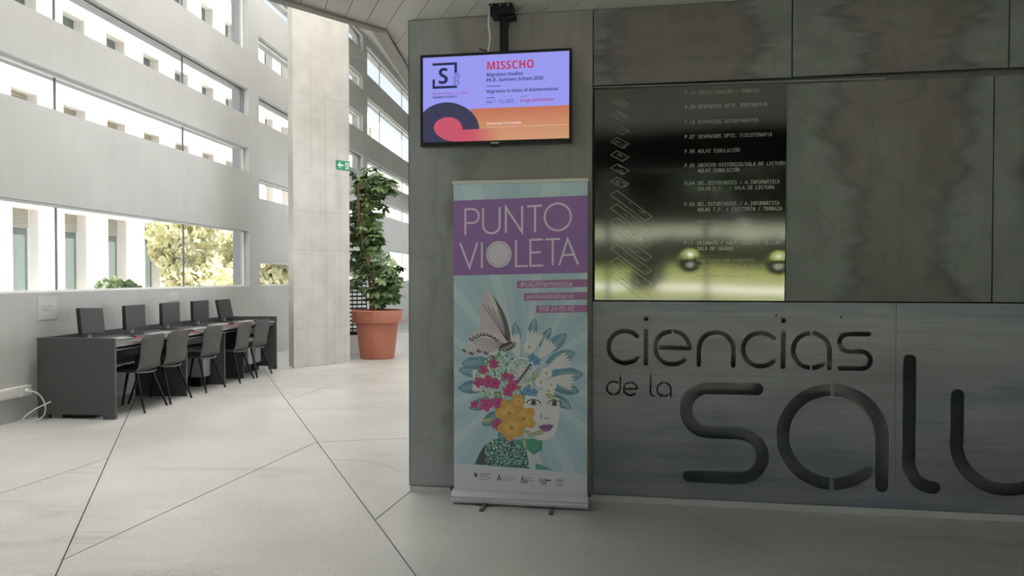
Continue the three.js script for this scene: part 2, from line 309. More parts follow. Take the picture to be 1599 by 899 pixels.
// ---------------------------------------------------------------- polished directory panel, tilted slightly down
{
  const rows = [['P.10', 'INVESTIGACIÓN / TERRAZA'], ['P.09', 'DESPACHOS DPTO. ENFERMERÍA'], ['P.08', 'DESPACHOS DEPARTAMENTOS'], ['P.07', 'DESPACHOS DPTO. FISIOTERAPIA'], ['P.06', 'AULAS SIMULACIÓN'],
    ['P.05', 'ARCHIVO HISTÓRICO/SALA DE LECTURA', 'AULAS SIMULACIÓN'], ['P.04', 'DEL.ESTUDIANTES / A.INFORMÁTICA', 'AULAS D.G.  / SALA DE LECTURA'], ['P.03', 'DEL.ESTUDIANTES / A.INFORMÁTICA', 'AULAS T.P. / CAFETERÍA / TERRAZA'],
    [20, 15], ['P.1', 'DECANATO / AULAS D.I.  /  S.U.M.', 'SALA DE GRADOS'], [26, 30], [24]];
  const ys = [153, 174, 197, 219, 241, 262, 289, 321, 348, 380, 407, 431];
  const draw = (bg, fg) => (c, w, h) => {
    c.fillStyle = bg; c.fillRect(0, 0, w, h); c.fillStyle = fg; c.strokeStyle = fg;
    c.font = `${Math.round(h * 0.0225)}px monospace`; c.textBaseline = 'middle';
    rows.forEach((r, i) => {
      const y = (ys[i] - 143) / 325 * h;
      if (typeof r[0] === 'number') {                           // worn lines of which only traces of strokes can be made out
        r.forEach((n, l) => { for (let q = 0; q < n; q++) { if (hash(q, i, l) < 0.18) continue; const x = w * (0.547 + q * 0.0118), yy = y + l * h * 0.026, t = h * 0.0075; c.fillRect(x, yy - t, 1.4, t * 2 * (0.5 + 0.5 * hash(q, i, 5))); c.fillRect(x, yy + (hash(q, i, 6) - 0.5) * t * 2, w * 0.0075, 1.4); } });
        return;
      }
      c.fillText(r[0], w * 0.478, y, w * 0.055); c.save(); c.translate(w * 0.547, y); c.scale(0.86, 1); c.fillText(r[1], 0, 0); if (r[2]) c.fillText(r[2], 0, h * 0.026); c.restore();
    });
    c.lineWidth = 1.3;
    for (let k = 0; k < 14; k++) {                            // stacked floor outlines
      const y0 = h * (0.058 + (k < 7 ? k * 0.0625 : 6 * 0.0625 + (k - 6) * 0.064)), x0 = w * 0.085, sx = w * (k < 7 ? 0.1 : 0.29), dy = h * (k < 7 ? 0.032 : 0.125);
      const P = [[x0, y0], [x0 + w * 0.035, y0 - h * 0.02], [x0 + w * 0.035 + sx * 0.65, y0 - h * 0.02 + dy], [x0 + sx * 0.65, y0 + dy]];
      c.beginPath(); P.forEach((p, i) => (i ? c.lineTo(...p) : c.moveTo(...p))); c.closePath(); c.stroke();
      for (let q = 0; q < (k < 7 ? 9 : 5); q++) { const a = rnd() * 0.8 + 0.1, b = rnd() * 0.8 + 0.1; const x = x0 + w * 0.035 * b + sx * 0.65 * a, y = y0 - h * 0.02 * b + dy * a; c.beginPath(); c.moveTo(x, y); c.lineTo(x + w * 0.018, y + (k < 7 ? 0.008 : 0.012) * h); c.stroke(); }
    }
  };
  const W = 1024, H = 1180;
  const col = canvasTex(W, H, draw('#757471', '#a5a5a1')), rough = canvasTex(W, H, draw('rgb(0,18,0)', 'rgb(0,130,0)'), false);
  const root = place('directory_panel', SW, 0, 1.298, 0.004);
  root.rotation.order = 'YXZ'; root.rotation.x = 1.9 * Math.PI / 180;
  tag(root, 'mirror-polished steel floor directory with etched text and building drawing', 'directory');
  const u0 = 1.236, u1 = 2.397, hh = 1.328, bolts = [[1.8287, 0.2567], [2.36, 0.243]];
  const g = new THREE.PlaneGeometry(u1 - u0, hh, 120, 130); g.translate((u0 + u1) / 2, hh / 2, 0.004);
  const p = g.attributes.position;
  for (let i = 0; i < p.count; i++) {
    let z = 0.0007 * (vnoise(p.getX(i) * 2.2, p.getY(i) * 2.0, 5) - 0.5);
    for (const [bx, by] of bolts) { const r2 = ((p.getX(i) - bx) ** 2 + (p.getY(i) - by) ** 2) / 0.0022; z -= 0.0016 * Math.exp(-r2); }
    p.setZ(i, p.getZ(i) + z);
  }
  g.computeVertexNormals();
  mesh('mirror_sheet', g, std(0xffffff, 1, { map: col, roughnessMap: rough, metalness: 1 }), root);
  mesh('backing_board', box(u0, u1, 0, hh, -0.004, 0.001), M.blackMetal, root);
  for (const [bx, by] of [...bolts, [1.815, 0.727]]) { const s = new THREE.SphereGeometry(0.006, 10, 8); s.translate(bx, by, 0.005); mesh('bolt', s, M.alu, root); }
  for (let k = 0; k < 3; k++) { const s = new THREE.SphereGeometry(0.0035, 8, 6); s.translate(u0 + 0.008, 0.2 + k * 0.42, 0.006); mesh('screw', s, M.alu, root); }
  const rail = mesh('hanging_rail', bar([1.226, 2.652, 0.02], [2.968, 2.6365, 0.012], 0.0028, 0.0028, 8), M.alu, null);
  rail.position.set(...SW.pos); rail.rotation.y = SW.turn;
  tag(rail, 'thin bright metal rod along joint above the directory panel', 'rail');
}

// ---------------------------------------------------------------- lobby ceiling of narrow boards, its slab and edge trims
const CY = 3.155;
const cornerC = [-0.886, -5.05], edge1Dir = [-0.69, 0.724], edge2Dir = [0.022, -1];
const e1far = [cornerC[0] + edge1Dir[0] * 7.4, cornerC[1] + edge1Dir[1] * 7.4], e2far = [cornerC[0] + edge2Dir[0] * 26, cornerC[1] + edge2Dir[1] * 26];
const ceilGroup = structure(group('ceiling'));
{
  const boardDir = [0.4, 1], bl = Math.hypot(...boardDir), pitch = 0.146;
  const perp = [boardDir[1] / bl, -boardDir[0] / bl];                        // to the right
  const big = [[-9, 6.5], [9, 6.5], [9, -32], [-9, -32]];
  const farPt = [cornerC[0] + boardDir[0] * 5, cornerC[1] + boardDir[1] * 5];
  const partR = clip(clip(big, cornerC, farPt, -1 * Math.sign((3 - cornerC[0]) * (farPt[1] - cornerC[1]) - (0 - cornerC[1]) * (farPt[0] - cornerC[0])) * -1, 0), cornerC, e2far, Math.sign((3 - cornerC[0]) * (e2far[1] - cornerC[1]) - (0 - cornerC[1]) * (e2far[0] - cornerC[0])), 0);
  const sideOf = (a, b, p) => Math.sign((p[0] - a[0]) * (b[1] - a[1]) - (p[1] - a[1]) * (b[0] - a[0]));
  const partL = clip(clip(big, cornerC, farPt, sideOf(cornerC, farPt, [-3, 2]), 0), cornerC, e1far, sideOf(cornerC, e1far, [0, 3]), 0);
  const tones = [0xdcd9d1, 0xd7d4cc, 0xe0ddd5, 0xd4d1c9].map((c) => std(c, 0.75));
  let k = 0;
  for (const part of [partR, partL]) {
    for (let i = -90; i < 150; i++) {
      const o = (d) => [cornerC[0] + perp[0] * d, cornerC[1] + perp[1] * d], a = o(i * pitch + 0.0025), b = o((i + 1) * pitch - 0.0025);
      const q = clip(clip(part, a, [a[0] + boardDir[0], a[1] + boardDir[1]], sideOf(a, [a[0] + boardDir[0], a[1] + boardDir[1]], [a[0] + perp[0], a[1] + perp[1]]), 0), b, [b[0] + boardDir[0], b[1] + boardDir[1]], sideOf(b, [b[0] + boardDir[0], b[1] + boardDir[1]], [b[0] - perp[0], b[1] - perp[1]]), 0);
      if (q.length > 2 && area(q) > 0.002) mesh('ceiling_board', prism(q, CY, CY + 0.016), tones[(k++ * 7 + (i & 3)) & 3], ceilGroup);
    }
  }
  mesh('slab', mergeGeometries([prism(partR, CY + 0.024, CY + 0.4), prism(partL, CY + 0.024, CY + 0.4)]), std(0x4a4845, 0.9), ceilGroup);
  // edge profiles
  const along = (a, b, w0, w1, y0, y1) => { const dx = b[0] - a[0], dz = b[1] - a[1], l = Math.hypot(dx, dz), n = [-dz / l, dx / l]; return prism([[a[0] + n[0] * w0, a[1] + n[1] * w0], [b[0] + n[0] * w0, b[1] + n[1] * w0], [b[0] + n[0] * w1, b[1] + n[1] * w1], [a[0] + n[0] * w1, a[1] + n[1] * w1]], y0, y1); };
  structure(mesh('trim_2', along(cornerC, e1far, -0.03, 0.035, CY - 0.018, CY + 0.42), std(0xa09c95, 0.6), null));
  structure(mesh('trim_3', along(cornerC, e2far, -0.075, 0.02, CY - 0.02, CY + 0.42), std(0xb5b2ab, 0.6), null));
  structure(mesh('trim_4', along(cornerC, e2far, -0.092, -0.08, CY - 0.012, CY + 0.01), std(0xe2e0da, 0.5), null));
  // upper storey walls over the slab edge, the atrium ceiling, and an unseen opal rooflight added to light it
  const up1 = structure(mesh('wall_upper_front', along(cornerC, e1far, -0.2, 0.0, CY + 0.42, 8.2), M.wall, null)), up2 = structure(mesh('wall_upper_right', along(cornerC, e2far, -0.2, 0.0, CY + 0.42, 8.2), M.wall, null));
  const hc = structure(group('ceiling_atrium'));
  const X0 = -6.2, X1 = -0.6;
  const wx = (z) => -4.976 - 0.25 + 0.08303 * (-7.01 - z);                       // just inside the outer face of the window wall
  const rect = (x0, x1, z0, z1) => [[x0, z0], [x1, z0], [x1, z1], [x0, z1]];
  mesh('plaster', mergeGeometries([[[wx(-32), -32], [X1, -32], [X1, -15], [wx(-15), -15]], [[wx(-15), -15], [-4.1, -15], [-4.1, 1.5], [wx(1.5), 1.5]], rect(-1.2, X1, -15, 1.5), rect(-4.1, -1.2, -0.2, 1.5)].map((q) => prism(q, 7.88, 8.3))), M.whiteCeil, hc);
  const rl = structure(place('added_rooflight', { pos: [0, 0, 0], turn: 0 }, 0, 0, 0));
  for (let k = 0; k < 6; k++) { const z1 = -0.2 - k * 2.467; const p = mesh('pane', new THREE.PlaneGeometry(2.88, 2.42), M.opal, rl); p.rotation.x = -Math.PI / 2; p.position.set(-2.65, 8.12, z1 - 1.233); mesh('glazing_bar', box(-4.1, -1.2, 8.05, 8.2, z1 - 0.04, z1 + 0.02), M.whiteFrame, rl); }
}

// ---------------------------------------------------------------- the rest of the shell, out of the frame, and parts added for the light
structure(mesh('wall_right', box(6.3, 6.6, 0, 3.6, -5, 6.6), M.wall, null));
{
  const w = structure(group('added_corridor_glazing'));                                  // unseen glazing added behind the steel block to brighten the atrium
  mesh('frame', mergeGeometries([box(2.6, 2.7, 0, 0.08, -32, -8.2), box(2.6, 2.7, 3.06, 3.16, -32, -8.2), ...Array.from({ length: 11 }, (_, k) => box(2.6, 2.7, 0.08, 3.06, -8.28 - k * 2.36, -8.2 - k * 2.36))]), M.aluDark, w);
  for (let k = 0; k < 10; k++) { const p = mesh('pane', new THREE.PlaneGeometry(2.28, 2.98), M.clearGlass, w); p.rotation.y = Math.PI / 2; p.position.set(2.65, 1.57, -9.42 - k * 2.36); }
}
structure(mesh('wall_end', box(-3.0, 9, 0, 8.3, -32.1, -31.9), M.wall, null));
structure(mesh('wall_back_left', box(-7.5, -5.0, 0, 3.6, 4.8, 5.1), M.wall, null));
structure(mesh('wall_back_top', box(-7.5, 6.6, 2.95, 3.6, 4.8, 5.1), M.darkCore, null));
structure(mesh('added_beam', box(-4.4, 6.3, 2.62, 3.16, 2.0, 2.3), M.darkCore, null));  // beam added out of view to darken what the polished panel mirrors
{
  const w = structure(group('window_entrance'));
  mesh('frame', mergeGeometries([box(-5, 6.3, 0, 0.06, 4.85, 4.95), box(-5, 6.3, 2.89, 2.95, 4.85, 4.95), ...Array.from({ length: 7 }, (_, k) => box(-5 + k * 1.87, -4.94 + k * 1.87, 0.06, 2.89, 4.85, 4.95))]), M.aluDark, w);
  for (let k = 0; k < 6; k++) { const p = mesh('pane', new THREE.PlaneGeometry(1.8, 2.83), M.clearGlass, w); p.position.set(-4.03 + k * 1.87, 1.475, 4.9); }
}

// ---------------------------------------------------------------- outdoors
const grassTex = pixTex(512, 512, (u, v, x, y) => { const n = fbm(u * 14, v * 14, 301, 4), h = hash(x, y, 7); return [84 + n * 44 + h * 20, 90 + n * 40 + h * 20, 40 + n * 22 + h * 12]; });
grassTex.repeat.set(0.2, 0.2);
structure(mesh('ground', metreUV(box(-70, 70, -0.5, -0.21, -90, 90)), std(0xcfd1d2, 0.95), null));
structure(mesh('lawn', metreUV(box(-40, 40, -0.21, -0.06, 9.5, 60)), std(0xffffff, 1, { map: grassTex }), null));
{
  const pts = []; for (let i = 0; i <= 20; i++) { const x = -24 + i * 2.6; pts.push([x, 11.2 + 0.012 * (x - 6) * (x - 6)]); }
  const poly = [...pts, ...pts.slice().reverse().map(([x, z]) => [x, z + 1.6])];
  structure(mesh('path', prism(poly, -0.06, -0.045), std(0xe6e2d8, 0.9), null));
}
const leafBit = new THREE.PlaneGeometry(0.16, 0.1);
function foliage(parent, blobs, count, mats) {
  const per = Math.floor(count / mats.length);
  mats.forEach((mt) => {
    const im = new THREE.InstancedMesh(leafBit, mt, per); im.name = 'foliage'; im.userData.kind = 'stuff'; im.castShadow = im.receiveShadow = true;
    const m = new THREE.Matrix4(), q = new THREE.Quaternion(), e = new THREE.Euler(), s = new THREE.Vector3();
    for (let i = 0; i < per; i++) {
      const b = blobs[Math.floor(rnd() * blobs.length)], t = rr(0, 6.283), cp = rr(-1, 1), sp = Math.sqrt(1 - cp * cp), r = b[3] * (0.55 + 0.45 * Math.cbrt(rnd()));
      e.set(rr(-3, 3), rr(-3, 3), rr(-3, 3)); q.setFromEuler(e); const k = rr(0.8, 1.9) * (b[4] || 1); s.set(k, k, k);
      m.compose(new THREE.Vector3(b[0] + r * sp * Math.cos(t), b[1] + r * cp * (b[5] || 1), b[2] + r * sp * Math.sin(t)), q, s); im.setMatrixAt(i, m);
    }
    parent.add(im);
  });
}
const leafMat = (c) => phys(c, 0.9, { transmission: 0.35, side: THREE.DoubleSide });
const gold = [leafMat(0xf0ebc4), leafMat(0xe2dfae), leafMat(0xf6f2da)], green = [leafMat(0x8fa07a), leafMat(0x9caf86), leafMat(0x7e9168)], darkGreen = [leafMat(0x2c3a24), leafMat(0x34432a)];
function tree(name, label, category, pos, trunkH, blobs, count, mats, turn = 0, grp) {
  const t = group(name, pos, turn); tag(t, label, category, grp);
  const limbs = [bar([0, 0, 0], [0.05, trunkH, 0.03], 0.11, 0.06)];
  for (let k = 0; k < 5; k++) { const b = blobs[k % blobs.length]; limbs.push(bar([0.03, trunkH * 0.75, 0.02], [b[0] * 0.8, b[1], b[2] * 0.8], 0.045, 0.015, 8)); }
  mesh('trunk', mergeGeometries(limbs), M.bark, t); foliage(t, blobs, count, mats); return t;
}
const crown = (n, R, y0, y1, r) => Array.from({ length: n }, () => { const a = rr(0, 6.283), d = R * Math.sqrt(rnd()); return [d * Math.cos(a), rr(y0, y1), d * Math.sin(a), rr(r * 0.7, r * 1.2)]; });
tree('courtyard_tree', 'golden-green leafy tree outside the long low window behind the desk', 'tree', inFrame(LW, 15.7, -0.2, -6.6), 1.6, crown(18, 0.8, 1.2, 3.4, 0.62), 6500, gold, 0);
tree('courtyard_tree', 'golden tree filling the low window left of the concrete pillar', 'tree', inFrame(LW, 21.2, -0.2, -6.6), 1.4, crown(18, 1.7, 1.1, 3.0, 0.7), 8000, gold, 0);
tree('courtyard_tree', 'grey-green tree outside the low window behind the terracotta pot', 'tree', inFrame(LW, 37, -0.2, -6.4), 1.8, crown(14, 1.5, 1.4, 4.2, 0.7), 5200, green, 0);
for (let k = 0; k < 3; k++) tree('courtyard_shrub', 'green shrub against the courtyard building below its windows', 'shrub', inFrame(LW, 15.2 + k * 4.3, -0.2, -8.6), 0.5, crown(8, 0.8, 0.5, 1.3, 0.45), 1500, green, 0, 'shrubs along the courtyard building');

// the white building across the courtyard: recessed windows with half-lowered blinds
{
  const w0 = -10.4, pitch = 2.14, S0 = 8.6, nW = 20, base = [0.75, 4.1, 8.1, 11.6], top = [3.44, 6.86, 9.8, 13.3];
  const root = place('courtyard_building', LW, 0, 0, w0);
  tag(root, 'white building across the courtyard with rows of recessed windows', 'building');
  const s = new THREE.Shape([[0, -0.4], [62, -0.4], [62, 14.2], [0, 14.2]].map((p) => new THREE.Vector2(...p))), spots = [];
  for (let f = 0; f < 4; f++) for (let k = 0; k < nW; k++) { const x = S0 + k * pitch; spots.push([x, x + 1.02, base[f], top[f], f, k]); s.holes.push(new THREE.Path([[x, base[f]], [x, top[f]], [x + 1.02, top[f]], [x + 1.02, base[f]]].map((p) => new THREE.Vector2(...p)))); }
  const g = new THREE.ExtrudeGeometry(s, { depth: 0.34, bevelEnabled: false }); g.translate(0, 0, -0.34);
  mesh('facade', g, std(0xe6dfd6, 0.9), root);
  mesh('body', box(0, 62, -0.4, 14.2, -9, -0.5), std(0xcfc8be, 0.9), root);
  const blindMat = std(0xb9b3a6, 0.8), paneMat = phys(0x717c78, 0.15), fr = M.whiteFrame;
  for (const [x0, x1, y0, y1, f, k] of spots) {
    const wg = new THREE.Group(); wg.name = 'window'; root.add(wg);
    mesh('pane', box(x0, x1, y0, y1, -0.36, -0.34), paneMat, wg);
    mesh('frame', mergeGeometries([box(x0, x0 + 0.05, y0, y1, -0.34, -0.3), box(x1 - 0.05, x1, y0, y1, -0.34, -0.3), box(x0, x1, y0, y0 + 0.05, -0.34, -0.3)]), fr, wg);
    const drop = f === 0 ? 0.62 : f === 1 ? 1.5 : 0.2 + 0.5 * hash(k, f, 4), n = Math.round(drop / 0.075), sl = [];
    if (f < 2) { for (let q = 0; q < n; q++) sl.push(box(x0 + 0.05, x1 - 0.05, y1 - 0.07 * (q + 1), y1 - 0.07 * q - 0.012, -0.335, -0.3 + 0.01 * (q & 1))); mesh('blind', mergeGeometries(sl), blindMat, wg); }
  }
}
// behind the camera: what the polished panel mirrors
tree('round_shrub', 'small dark round evergreen on the lawn beside the white path', 'shrub', [-1.45, -0.06, 12.4], 0.4, [[0, 0.5, 0, 0.42], [0.05, 0.7, 0, 0.3], [-0.1, 0.3, 0, 0.4]], 1600, darkGreen);
{
  const hd = group('hedge', [0, -0.06, 25]); tag(hd, 'long clipped dark hedge before the white garden wall', 'hedge');
  mesh('stems', mergeGeometries(Array.from({ length: 52 }, (_, k) => bar([-12.9 + k * 0.5, 0, rr(-0.1, 0.1)], [-12.9 + k * 0.5 + rr(-0.15, 0.15), 0.9, rr(-0.2, 0.2)], 0.03, 0.012, 6))), M.bark, hd);
  foliage(hd, Array.from({ length: 90 }, (_, k) => [-13 + k * 0.29, rr(0.55, 0.75), rr(-0.15, 0.15), 0.5, 1.8]), 16000, darkGreen);
}
for (let k = 0; k < 13; k++) tree('added_tree', ['dark green tree added above one end of the white garden wall', 'dark added tree next to the tree at the garden wall end', 'tall dark tree in the row added beyond the garden wall'][Math.min(k, 2)], 'tree', [-22 + k * 3.4, -0.06, 38 + (k % 3) * 2], 3.5, crown(12, 2.4, 1.8, 10, 1.8).map((b) => [...b, 4]), 5200, darkGreen, 0, 'trees added beyond the lawn');  // unseen trees added so the panel mirrors dark above the garden wall
{
  const b = group('garden_wall', [0, 0, 0]); tag(b, 'long low white wall beyond the lawn outside the entrance', 'wall');
  mesh('wall_body', box(-24, 26, -0.06, 1.75, 34, 34.4), std(0xe8e4da, 0.9), b); mesh('coping', box(-24, 26, 1.75, 1.85, 33.95, 34.45), std(0xd9d4c8, 0.8), b);
}

// ---------------------------------------------------------------- concrete pillar with board-marked faces
{
  const tex = pixTex(512, 2048, (u, v, x, y) => {
    const lift = v * 8.2, row = lift / 0.62, fr = row - Math.floor(row), seam = (fr < 0.012 ? 1 : 0) * (0.4 + fbm(u * 6, Math.floor(row) * 3, 81, 3));
    const board = lift / 0.085, bf = board - Math.floor(board), bl = (bf < 0.08 ? 1 : 0) * fbm(u * 9, Math.floor(board) * 2.3, 85, 3) * (lift < 1.9 ? 1 : 0.35);
    const drip = Math.max(0, fbm(u * 26, v * 2.2, 87, 3) - 0.52) * 70 * sstep(fbm(u * 3, v * 3, 89, 2), 0.35, 0.7);
    const c = 205 + (fbm(u * 5, v * 34, 83, 4) - 0.5) * 22 + (hash(x, y, 2) - 0.5) * 8 - seam * 20 - bl * 13 - drip * 0.8;
    return [c, c * 0.982, c * 0.95];
  });
  const k = [0.652, -0.758], v = [-0.2, -0.4], K0 = [-3.429, -11.358], K1 = [K0[0] + k[0] * 1.072, K0[1] + k[1] * 1.072];
  const g = prism([K0, K1, [K1[0] + v[0], K1[1] + v[1]], [K0[0] + v[0], K0[1] + v[1]]], 0, 7.95);
  const p = g.attributes.position, uv = g.attributes.uv; for (let i = 0; i < p.count; i++) uv.setXY(i, ((p.getX(i) - K0[0]) * k[0] + (p.getZ(i) - K0[1]) * k[1]) / 1.072 * 0.98, p.getY(i) / 8.2);
  const m = mesh('concrete_pillar', g, std(0xffffff, 0.85, { map: tex, bumpMap: tex, bumpScale: 0.004 }), null);
  tag(m, 'tall pale board-marked concrete pillar between the desk and the potted tree', 'pillar');
  // exit sign
  const sg = group('exit_sign', [K0[0] + k[0] * 0.942, 3.29, K0[1] + k[1] * 0.942], Math.atan2(-k[1], k[0]));
  tag(sg, 'small green exit sign with white arrow on the concrete pillar', 'sign');
  const et = canvasTex(512, 280, (c, w, h) => {
    c.fillStyle = '#12905f'; c.fillRect(0, 0, w, h); c.fillStyle = '#d7e6d9';
    c.beginPath(); c.moveTo(48, 140); c.lineTo(150, 38); c.lineTo(190, 38); c.lineTo(118, 112); c.lineTo(268, 112); c.lineTo(268, 168); c.lineTo(118, 168); c.lineTo(190, 242); c.lineTo(150, 242); c.closePath(); c.fill();
    c.fillRect(340, 40, 130, 200); c.fillStyle = '#12905f';
    c.beginPath(); c.arc(412, 78, 17, 0, 7); c.fill(); c.lineWidth = 22; c.strokeStyle = '#12905f'; c.lineCap = 'round';
    for (const l of [[[408, 104], [398, 156]], [[404, 112], [372, 134]], [[404, 112], [440, 138]], [[398, 156], [430, 182], [424, 224]], [[398, 156], [378, 190], [350, 200]]]) { c.beginPath(); l.forEach((q, i) => (i ? c.lineTo(...q) : c.moveTo(...q))); c.stroke(); }
  });
  mesh('sign_body', box(-0.138, 0.138, -0.076, 0.076, 0.001, 0.008), std(0x2f8f68, 0.6), sg);
  const f = mesh('sign_face', new THREE.PlaneGeometry(0.274, 0.15), std(0xffffff, 0.5, { map: et }), sg); f.position.z = 0.0088;
}

// ---------------------------------------------------------------- computer desk along the window wall
{
  const d = place('computer_desk', LW, 0, 0, 0);
  tag(d, 'long dark computer desk with panel ends under the window wall', 'desk');
  const s0 = 0.355, s1 = 4.39, z0 = 0.11, z1 = 0.94;
  for (const s of [s0, s1 - 0.035]) {
    const far = s > 2;
    mesh('end_panel', rbox(s, s + 0.035, 0.045, 0.823, z0, z1, 0.003), M.deskBlack, d);
    mesh('foot', rbox(s, s + 0.05, 0, 0.046, z1 - 0.13, z1 - 0.005, 0.003), M.deskBlack, d);
    mesh('foot', rbox(s, s + 0.05, 0, 0.046, z0 + 0.005, z0 + 0.12, 0.003), M.deskBlack, d);
  }
  mesh('back_panel', rbox(s0 + 0.036, s1 - 0.036, 0.40, 0.822, z0, z0 + 0.03, 0.003), M.deskBlack, d);
  const wt = mesh('worktop', rbox(s0 + 0.036, s1 - 0.036, 0.727, 0.757, z0 + 0.031, z1 - 0.02, 0.003), M.deskBlack, d);
  mesh('edge_band', box(s0 + 0.037, s1 - 0.037, 0.729, 0.755, z1 - 0.0205, z1 - 0.018), M.deskEdge, wt);
  mesh('tray', rbox(s0 + 0.04, s1 - 0.04, 0.69, 0.703, 0.42, z1 - 0.03, 0.003), M.deskEdge, d);
  for (let k = 0; k < 5; k++) { const c = 0.92 + k * 0.77; mesh('apron', rbox(c - 0.33, c + 0.33, 0.565, 0.689, 0.62, 0.64, 0.003), std(0x5a5a59, 0.6), d); }
  for (const s of [1.8, 2.765, 3.335]) mesh('partition', rbox(s - 0.015, s + 0.015, 0.0, 0.69, 0.25, 0.9, 0.003), M.deskBlack, d);
}
function sheet(fn, nu, nv, th) {                      // a curved shell with thickness; fn(u, v) -> Vector3
  const pos = [], idx = [], N = (nu + 1) * (nv + 1), P = (i, j) => fn(i / nu, j / nv), e = 1e-3, pts = [], nrm = [];
  for (let j = 0; j <= nv; j++) for (let i = 0; i <= nu; i++) {
    const p = P(i, j), du = fn(Math.min(1, i / nu + e), j / nv).sub(fn(Math.max(0, i / nu - e), j / nv)), dv = fn(i / nu, Math.min(1, j / nv + e)).sub(fn(i / nu, Math.max(0, j / nv - e)));
    pts.push(p); nrm.push(du.cross(dv).normalize());
  }
  for (const sgn of [0.5, -0.5]) pts.forEach((p, i) => pos.push(p.x + nrm[i].x * th * sgn, p.y + nrm[i].y * th * sgn, p.z + nrm[i].z * th * sgn));
  const at = (i, j) => j * (nu + 1) + i;
  for (let j = 0; j < nv; j++) for (let i = 0; i < nu; i++) { const a = at(i, j), b = at(i + 1, j), c = at(i + 1, j + 1), d = at(i, j + 1); idx.push(a, b, c, a, c, d, N + a, N + c, N + b, N + a, N + d, N + c); }
  const rim = []; for (let i = 0; i < nu; i++) rim.push(at(i, 0)); for (let j = 0; j < nv; j++) rim.push(at(nu, j)); for (let i = nu; i > 0; i--) rim.push(at(i, nv)); for (let j = nv; j > 0; j--) rim.push(at(0, j));
  rim.forEach((a, k) => { const b = rim[(k + 1) % rim.length]; idx.push(a, N + a, b, b, N + a, N + b); });
  const g = new THREE.BufferGeometry(); g.setAttribute('position', new THREE.Float32BufferAttribute(pos, 3)); g.setAttribute('uv', new THREE.Float32BufferAttribute(new Float32Array(pos.length / 3 * 2), 2)); g.setIndex(idx); g.computeVertexNormals(); return g;
}
{
  const prof = new THREE.CatmullRomCurve3([[-0.22, 0.432], [-0.19, 0.446], [-0.05, 0.434], [0.1, 0.424], [0.175, 0.437], [0.213, 0.49], [0.235, 0.59], [0.255, 0.71], [0.278, 0.822]].map(([z, y]) => new THREE.Vector3(0, y, z)));
  const wid = (v) => v < 0.5 ? mix(0.185, 0.215, sstep(v, 0, 0.2)) : v < 0.64 ? mix(0.215, 0.19, (v - 0.5) / 0.14) : mix(0.19, 0.205, sstep(v, 0.64, 0.85)) * (v > 0.93 ? Math.sqrt(Math.max(0.55, 1 - ((v - 0.93) / 0.07) ** 2 * 0.45)) : 1);
  const shellFn = (u, v) => { const c = prof.getPointAt(v), x = (u * 2 - 1) * wid(v), k = (u * 2 - 1) ** 2, back = sstep(v, 0.45, 0.65); return new THREE.Vector3(x * 1.14, c.y + k * 0.014 * (1 - back), c.z - k * 0.03 * back); };
  const shell = sheet(shellFn, 14, 36, 0.009), seatLip = tube([[-0.2, 0.436, 0.05], [-0.195, 0.43, 0.14], [-0.12, 0.418, 0.2], [0, 0.414, 0.215], [0.12, 0.418, 0.2], [0.195, 0.43, 0.14], [0.2, 0.436, 0.05]], 0.008, 30, 6);
  const spots = [[0.92, 0.765, 0.06], [1.45, 0.76, 0.02], [2.27, 0.765, -0.02], [3.06, 0.8, 0.05], [3.61, 0.82, -0.03]];
  const where = ['pulled up nearest the panel end with the wall socket', 'second from the desk end by the wall socket', 'at the middle of the computer desk', 'second from the desk end by the pillar', 'at the desk end beside the concrete pillar'];
  let proto;
  spots.forEach(([s, w, a], i) => {
    const p = inFrame(LW, s, 0, w); let t;
    if (!i) {
      t = proto = group('plastic_chair', p, LW.turn + a);
      mesh('shell', shell, M.chairPlastic, t); mesh('seat_rim', seatLip, std(0x6d6c6a, 0.5), t);
      for (const sx of [-1, 1]) { mesh('leg', bar([sx * 0.235, 0, 0.265], [sx * 0.15, 0.425, 0.13], 0.011, 0.016), M.blackMetal, t); mesh('leg', bar([sx * 0.225, 0, -0.24], [sx * 0.15, 0.43, -0.12], 0.011, 0.016), M.blackMetal, t); }
      mesh('under_frame', mergeGeometries([bar([-0.15, 0.418, -0.12], [0.15, 0.418, -0.12], 0.01, 0.01), bar([-0.15, 0.412, 0.13], [0.15, 0.412, 0.13], 0.01, 0.01)]), M.blackMetal, t);
    } else { t = proto.clone(); t.name = numbered('plastic_chair'); t.position.set(...p); t.rotation.y = LW.turn + a; scene.add(t); }
    tag(t, 'dark grey plastic chair ' + where[i], 'chair', 'chairs at the computer desk');
  });
}
